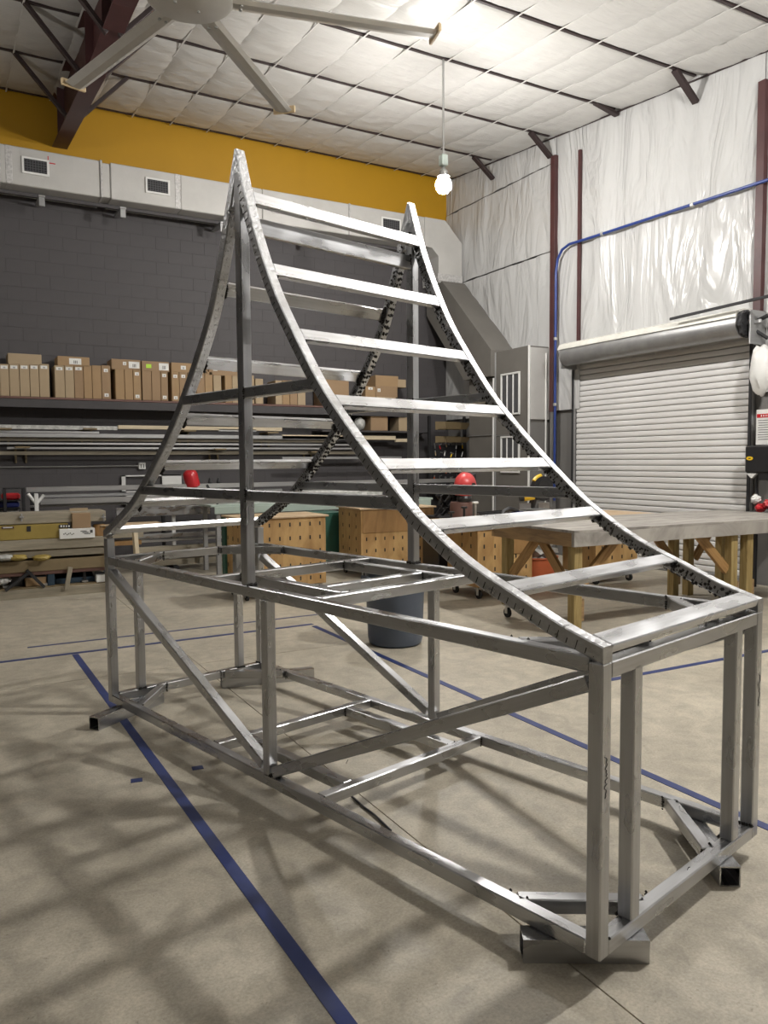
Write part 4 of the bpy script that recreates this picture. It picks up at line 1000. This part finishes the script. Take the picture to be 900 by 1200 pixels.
# ------------------------------------------------------------------ big timber table
tz = .95
tbl = thing('timber_table', 'large heavy timber table on square posts with a grey weathered top at the right', 'table', (3.04, 3.38, 0), -.03)
TL, TW = 3.3, 1.22
for i in range(9):
    w_ = TW / 9
    obj('plank', MB().cbox((TL / 2, w_ * (i + .5), tz - .012), (TL, w_ - .003, .024), .002), 'top_wood', tbl)
for y in (.02, TW - .02): bar('apron', (0, y, tz - .085), (TL, y, tz - .085), .038, .12, 'apron' if y > 1 else 'top_wood', tbl)
for x in (.02, TL - .02): bar('apron', (x, .04, tz - .085), (x, TW - .04, tz - .085), .038, .12, 'apron', tbl)
def post(x, y, cast=False):
    z0 = .13 if cast else 0
    o = obj('leg', MB().cbox((x, y, (z0 + tz - .03) / 2), (.09, .09, tz - .03 - z0), .005), 'post_wood', tbl)
    obj('leg_block', MB().cbox((x + .055, y - .0, .24), (.035, .088, .20), .004), 'apron', o)
    if cast:
        obj('caster', MB().cbox((x, y, .122), (.08, .08, .014), .003).cbox((x - .02, y, .08), (.006, .04, .08), .002).cbox((x + .02, y, .08), (.006, .04, .08), .002), 'chrome', o)
        obj('wheel', MB().tube((x - .014, y, .048), (x + .014, y, .048), .048, 18), 'rubber', o, smooth=True)
post(.09, .09); post(.09, TW - .15, True)
for x in (2.1, 2.33): post(x, .09)
for x in (2.42, 2.66, 3.2): post(x, TW - .12)
def brace(p0, p1): bar('knee_brace', p0, p1, .04, .09, 'brace_wood', tbl)
brace((.16, .14, .40), (.60, .14, .82)); brace((.09, TW - .20, .42), (.09, TW - .60, .82)); brace((.09, .16, .42), (.09, .55, .82))
brace((2.05, .10, .45), (1.62, .10, .84)); brace((2.36, TW - .16, .42), (1.98, TW - .16, .82)); brace((2.72, TW - .16, .42), (3.05, TW - .16, .82))

# ------------------------------------------------------------------ tools on the bench
BZ = .864
def bxy(px, Y): return at(px, 600, 1, Y).x
x_ = bxy(628, 5.9)
ms = thing('miter_saw', 'yellow and black miter saw standing on the plywood tool bench', 'saw', (x_, 5.85, BZ))
obj('base', MB().cbox((0, 0, .035), (.50, .30, .06), .012), 'galv', ms)
obj('turntable', MB().lathe([(.16, .066), (.16, .085), (.13, .09)], n=24), 'galv', ms)
obj('fence', MB().cbox((-.15, .08, .12), (.18, .02, .08), .004).cbox((.15, .08, .12), (.18, .02, .08), .004), 'chrome', ms)
obj('yellow_plate', MB().cbox((-.18, -.152, .05), (.08, .008, .045), .002), 'yellow', ms)
obj('yellow_plate', MB().cbox((.17, -.152, .05), (.08, .008, .045), .002), 'yellow', ms)
bar('saw_arm', (0, .14, .10), (.02, .06, .36), .05, .07, 'black', ms)
pg = [(.05 + .155 * math.cos(q), .34 + .155 * math.sin(q)) for q in [2 * PI * i / 24 for i in range(24)]]
obj('blade_guard', MB().prism(pg, 1, -.035, .035), 'black', ms, smooth=True)
pg2 = [(.05 + .10 * math.cos(q), .34 + .10 * math.sin(q)) for q in [2 * PI * i / 20 for i in range(20)]]
obj('guard_disc', MB().prism(pg2, 1, -.045, -.034), 'rubber', ms)
obj('yellow_shroud', MB().path([(.05 + .16 * math.cos(q), 0, .34 + .16 * math.sin(q)) for q in [math.radians(95 + 12 * i) for i in range(5)]], .026, 8), 'yellow', ms, smooth=True)
obj('motor', MB().tube((-.20, .05, .24), (-.08, .0, .26), .055, 18), 'yellow', ms, smooth=True)
obj('motor_cap', MB().tube((-.24, .07, .235), (-.19, .05, .24), .05, 18), 'black', ms, smooth=True)
x_ = bxy(603, 5.75)
tl = thing('battery_tool', 'small dark blue battery tool on the bench left of the miter saw', 'tool', (x_ - .04, 5.7, BZ))
obj('battery', MB().cbox((.05, 0, .04), (.13, .10, .08), .012), 'blue', tl)
obj('tool_body', MB().path([(-.20, 0, .035), (-.16, 0, .09), (-.08, 0, .12), (.0, 0, .10), (.05, 0, .08)], .028, 10), 'black', tl, smooth=True)
obj('front_plate', MB().cbox((.15, -.02, .04), (.08, .10, .07), .01), 'galv', tl)
for i, (px, k) in enumerate(((526, 'left'), (541, 'middle'), (554, 'right'))):
    x_ = bxy(px, 5.7)
    q = thing('bench_tool', 'small black tool base on the tool bench, %s of three near its left end' % k, 'tool', (x_, 5.65, BZ), group='small black tools on the bench')
    obj('base', MB().lathe([(.06, 0), (.06, .015), (.035, .03)], n=16), 'black', q)
    obj('stem', MB().tube((0, 0, .03), (0, 0, .10 + .05 * i), .014, 8), 'chrome' if i == 2 else 'black', q)
    obj('head', MB().cbox((0, 0, .11 + .05 * i), (.07, .04, .025), .006), 'white_metal' if i == 2 else 'black', q)
x_ = bxy(578, 6.0)
q = thing('clamp_pile', 'low dark heap of bar clamps on the middle of the tool bench', 'clamps', (x_, 5.95, BZ))
for i in range(5): bar('bar_clamp', (-.22, -.08 + .04 * i, .015 + .012 * i), (.22, -.06 + .03 * i, .02 + .014 * i), .02, .018, 'black', q)
c_ = at(545, 602, 1, 6.6)
q = thing('brown_canister', 'rust-brown metal canister behind the bench under the red helmet', 'canister', (at(543, 600, 1, 6.5).x, 6.55, 0))
obj('drum', MB().lathe([(.14, 0), (.145, .02), (.145, 1.0), (.135, 1.03), (.05, 1.04)], n=24), 'brown_steel', q, smooth=True)
q2 = thing('welding_helmet', 'coral red welding helmet shell perched on the brown canister', 'helmet', (at(544, 570, 1, 6.5).x, 6.5, 1.04))
hb = blob('shell', (0, -.02, .21), (.15, .13, .165), 'red2', 44, q2, .04)
obj('neck_guard', MB().cbox((-.10, -.03, .13), (.08, .14, .10), .03), 'red2', q2)
obj('pivot_knob', MB().tube((.035, -.16, .21), (.035, -.11, .22), .028, 14), 'black', q2)
obj('collar', MB().lathe([(.09, 0), (.10, .04), (.08, .09)], n=18), 'black', q2)
obj('rear_pad', MB().cbox((.14, .05, .25), (.08, .16, .22), .03), 'black', q2)
# tool board with shelves and trays
YT = 10.6
tbx0, tbx1 = at(505, 560, 1, YT).x, at(546, 560, 1, YT).x
bd = thing('tool_board', 'black tall tool board crowded with hanging tools near the back right corner', 'rack', ((tbx0 + tbx1) / 2, YT, 0))
wq = tbx1 - tbx0
obj('panel', MB().cbox((0, .05, .925), (wq, .04, 1.85), .006), 'black', bd)
for x in (-wq / 2, wq / 2): obj('frame_post', MB().cbox((x, .05, 1.2), (.05, .06, 2.4), .005), 'black', bd)
for i, z in enumerate((.95, .55, .2)): obj('shelf', MB().cbox((0, -.12, z), (wq, .34, .025), .004), 'black', bd)
random.seed(5)
tm = ['red', 'yellow', 'chrome', 'white_metal', 'orange', 'black', 'chrome', 'card2', 'chrome']
nm_ = ['pliers', 'wrench', 'screwdriver', 'square', 'hammer']
kk = 0
for r_ in range(6):
    for c in range(6):
        x = -wq / 2 + .09 + c * (wq - .18) / 5 + random.uniform(-.02, .02); z = 1.08 + r_ * .155 + random.uniform(-.02, .02)
        knd = nm_[(r_ * 5 + c * 3) % 5]; m_ = tm[(r_ * 4 + c * 7) % 9]
        hd = thing(knd, '%s hanging on the black tool board, %s from the left in the %s row' % (knd, ords[c], ['lowest', 'second lowest', 'third lowest', 'third highest', 'second highest', 'highest'][r_]), 'tool', ((tbx0 + tbx1) / 2 + x, YT + .01, z), group='tools hanging on the black board')
        an = random.uniform(-.4, .4); R_ = Matrix.Rotation(an, 3, 'Y')
        obj('handle', MB().cbox(R_ @ Vector((0, 0, -.03)), (.018, .02, .07), .004, R_), m_, hd)
        if knd == 'hammer': obj('head', MB().cbox(R_ @ Vector((0, 0, .02)), (.07, .02, .025), .004, R_), 'chrome', hd)
        elif knd == 'square': obj('blade', MB().box(R_ @ Vector((.03, 0, .02)), (.06, .004, .02), R_), 'chrome', hd)
        elif knd == 'wrench': obj('head', MB().lathe([(.02, -.008), (.024, 0), (.02, .008)], R_ @ Vector((0, 0, .02)), 10, Matrix.Rotation(PI / 2, 3, 'X')), 'chrome', hd)
        elif knd == 'pliers': obj('jaws', MB().cbox(R_ @ Vector((.0, 0, .02)), (.02, .014, .04), .006, R_), 'chrome', hd)
        else: obj('shaft', MB().tube(R_ @ Vector((0, 0, 0)), R_ @ Vector((0, 0, .06)), .005, 6), 'chrome', hd)
for (x0, x1, y0, y1, lb) in ((517, 546, 494, 503, 'upper khaki parts tray hooked above the tool board'), (517, 546, 511, 518.5, 'lower khaki parts tray hooked above the tool board')):
    a_, b_ = at(x0, y1, 1, YT - .1), at(x1, y0, 1, YT - .1); w_ = b_.x - a_.x; hh = b_.z - a_.z
    q = thing('parts_tray', lb, 'tray', ((a_.x + b_.x) / 2, YT - .2, a_.z), group='khaki trays above the tool board')
    obj('tray_floor', MB().box((0, .15, .005), (w_ * .8, .3, .01)), 'tray', q)
    obj('tray_front', MB().add([(-w_ * .4, 0, 0), (w_ * .4, 0, 0), (w_ / 2, -.06, hh * .8), (-w_ / 2, -.06, hh * .8), (-w_ * .4, .01, 0), (w_ * .4, .01, 0), (w_ / 2, -.05, hh * .8), (-w_ / 2, -.05, hh * .8)], [(0, 1, 2, 3), (4, 5, 6, 7), (0, 1, 5, 4), (2, 3, 7, 6), (0, 3, 7, 4), (1, 2, 6, 5)]), 'tray', q)
    obj('tray_back', MB().box((0, .30, hh * .5), (w_, .01, hh)), 'tray', q)
q = thing('tall_post', 'black slotted post with yellow level hanging on it right of the trays', 'post', (at(551, 520, 1, YT).x, YT - .05, 0))
obj('post_body', MB().cbox((0, 0, 1.27), (.07, .05, 2.54), .004), 'black', q)
obj('level', MB().cbox((-.02, -.04, 1.75), (.03, .03, .55), .004), 'yellow', q)
for i in range(5): obj('hook', MB().cbox((.0, -.03, 1.7 + i * .17), (.05, .02, .04), .008), 'old_wood' if i % 2 else 'galv', q)

# machine frame (black stand with cables) between cabinets
q = thing('cable_stand', 'black folding machine stand tangled with cables left of the canister', 'stand', (at(522, 600, 1, 6.8).x, 6.8, 0))
obj('cabinet', MB().cbox((0, .1, .42), (.34, .4, .84), .01), 'black', q)
for a0, a1 in (((-.16, 0, .84), (.12, 0, 1.15)), ((.14, 0, .84), (-.14, 0, 1.12)), ((-.02, .06, .84), (.16, .06, 1.02))): bar('strut', a0, a1, .03, .035, 'black', q)
obj('cable', MB().path([(-.12, -.06, 1.10), (-.02, -.07, 1.16), (.08, -.06, 1.08), (.05, -.06, .96), (-.08, -.05, .93), (-.14, -.06, 1.0), (-.10, -.06, 1.12)], .012, 6), 'rubber', q, smooth=True)
obj('bright_strut', MB().cbox((.10, -.08, .97), (.03, .02, .16), .004, Matrix.Rotation(.6, 3, 'Y')), 'chrome', q)

# ------------------------------------------------------------------ items at the right edge beside the door
t = tag(blob('plastic_bag', (6.80, 4.28, 2.60), (.12, .13, .30), 'white_metal', 51, None, .18), 'hanging puffy white plastic bag right of the roller door', 'bag')
q = thing('warning_sign', 'white wall notice with a red header band and fine grey text by the door', 'sign', (6.84, 4.24, 1.93))
obj('panel', MB().cbox((0, 0, 0), (.012, .24, .42), .004), 'white_metal', q)
obj('header_band', MB().box((-.0075, 0, .135), (.003, .22, .045)), 'red', q)
for i in range(9): obj('text_line', MB().box((-.0075, .0 + .006 * (i % 3), .08 - i * .028), (.002, .19 - .02 * (i % 3), .007)), 'louver', q)
for i in range(4): obj('header_letter', MB().box((-.0095, .05 - i * .03, .135), (.001, .014, .022)), 'sticker', q)
q = thing('control_box', 'black wall control box with a yellow oval badge right of the door', 'box', (6.84, 4.28, 1.55))
obj('housing', MB().cbox((0, 0, 0), (.16, .34, .32), .015), 'black', q)
obj('badge', MB().lathe([(.0, 0), (.045, .001), (.045, .004), (.0, .004)], (-.081, .10, .01), 20, Matrix.Rotation(-PI / 2, 3, 'Y') @ Matrix.Diagonal((.5, 1, 1))), 'yellow', q)
obj('badge_mark', MB().box((-.0865, .10, .01), (.002, .03, .012)), 'black', q)
obj('lower_bracket', MB().cbox((0, -.06, -.20), (.12, .12, .10), .01), 'black', q)
obj('white_flap', MB().prism([(.16, -.17), (.02, -.17), (.09, -.23)], 0, -.06, -.02), 'white_metal', q)
q = thing('drop_cable', 'black cable with white plug hanging below the control box by the door', 'cable', (6.88, 4.36, .9))
obj('cord', MB().path([(0, 0, .5), (.01, .01, .3), (0, -.01, .12), (0, 0, 0)], .016, 8), 'black', q, smooth=True)
obj('plug', MB().cbox((-.02, 0, .20), (.03, .04, .06), .008), 'white_metal', q)
for i, (y_, z_, m_, lb) in enumerate(((4.20, .98, 'red', 'front red tool grip in the small heap at the right table edge'), (4.10, 1.03, 'red', 'rear red tool grip in the small heap at the right table edge'), (4.26, 1.08, 'white_metal', 'small white cup in the heap at the right table edge'))):
    tag(blob('heap_item', (6.72, y_, z_ - .005), (.05, .06, .05), m_, 60 + i, None, .4), lb, 'tool', 'small heap by the door')
q = thing('side_stand', 'low dark stand right of the door carrying a small heap of red tools', 'stand', (6.75, 4.16, 0))
obj('top', MB().cbox((0, 0, .90), (.3, .5, .04), .006), 'black', q)
for dx in (-.12, .12):
    for dy in (-.2, .2): obj('leg', MB().cbox((dx, dy, .44), (.04, .04, .88), .004), 'black', q)

# ------------------------------------------------------------------ clutter on the lower deck of the timber cart
dz = rel(60, 688)[1] + .012
def clutter(px, w_, d_, h_, mat, nm, lb, cat, dy=.16):
    x = at(px, 680, 1, cy0 + dy).x
    q = thing(nm, lb, cat, (x, cy0 + dy, dz), 0, 'clutter on the lower deck of the timber cart')
    obj('box_body', MB().cbox((0, d_ / 2, h_ / 2), (w_, d_, h_), .008), mat, q)
    obj('rim', MB().cbox((0, d_ / 2, h_ + .004), (w_ + .012, d_ + .012, .012), .004), 'dark' if mat != 'dark' else 'galv', q)
clutter(20, .13, .25, .14, 'black', 'parts_bin', 'small black parts bin on the lower deck near the left edge', 'bin')
clutter(42, .22, .12, .11, 'card3', 'open_box', 'low brown open box on the lower deck in front of the brown panel', 'box', .06)
clutter(60, .08, .1, .15, 'navy', 'narrow_crate', 'narrow dark teal crate on the lower deck beside the brown box', 'crate', .04)
clutter(118, .10, .12, .10, 'white_metal', 'small_pail', 'small white square pail at the right end of the lower deck', 'pail', .0)
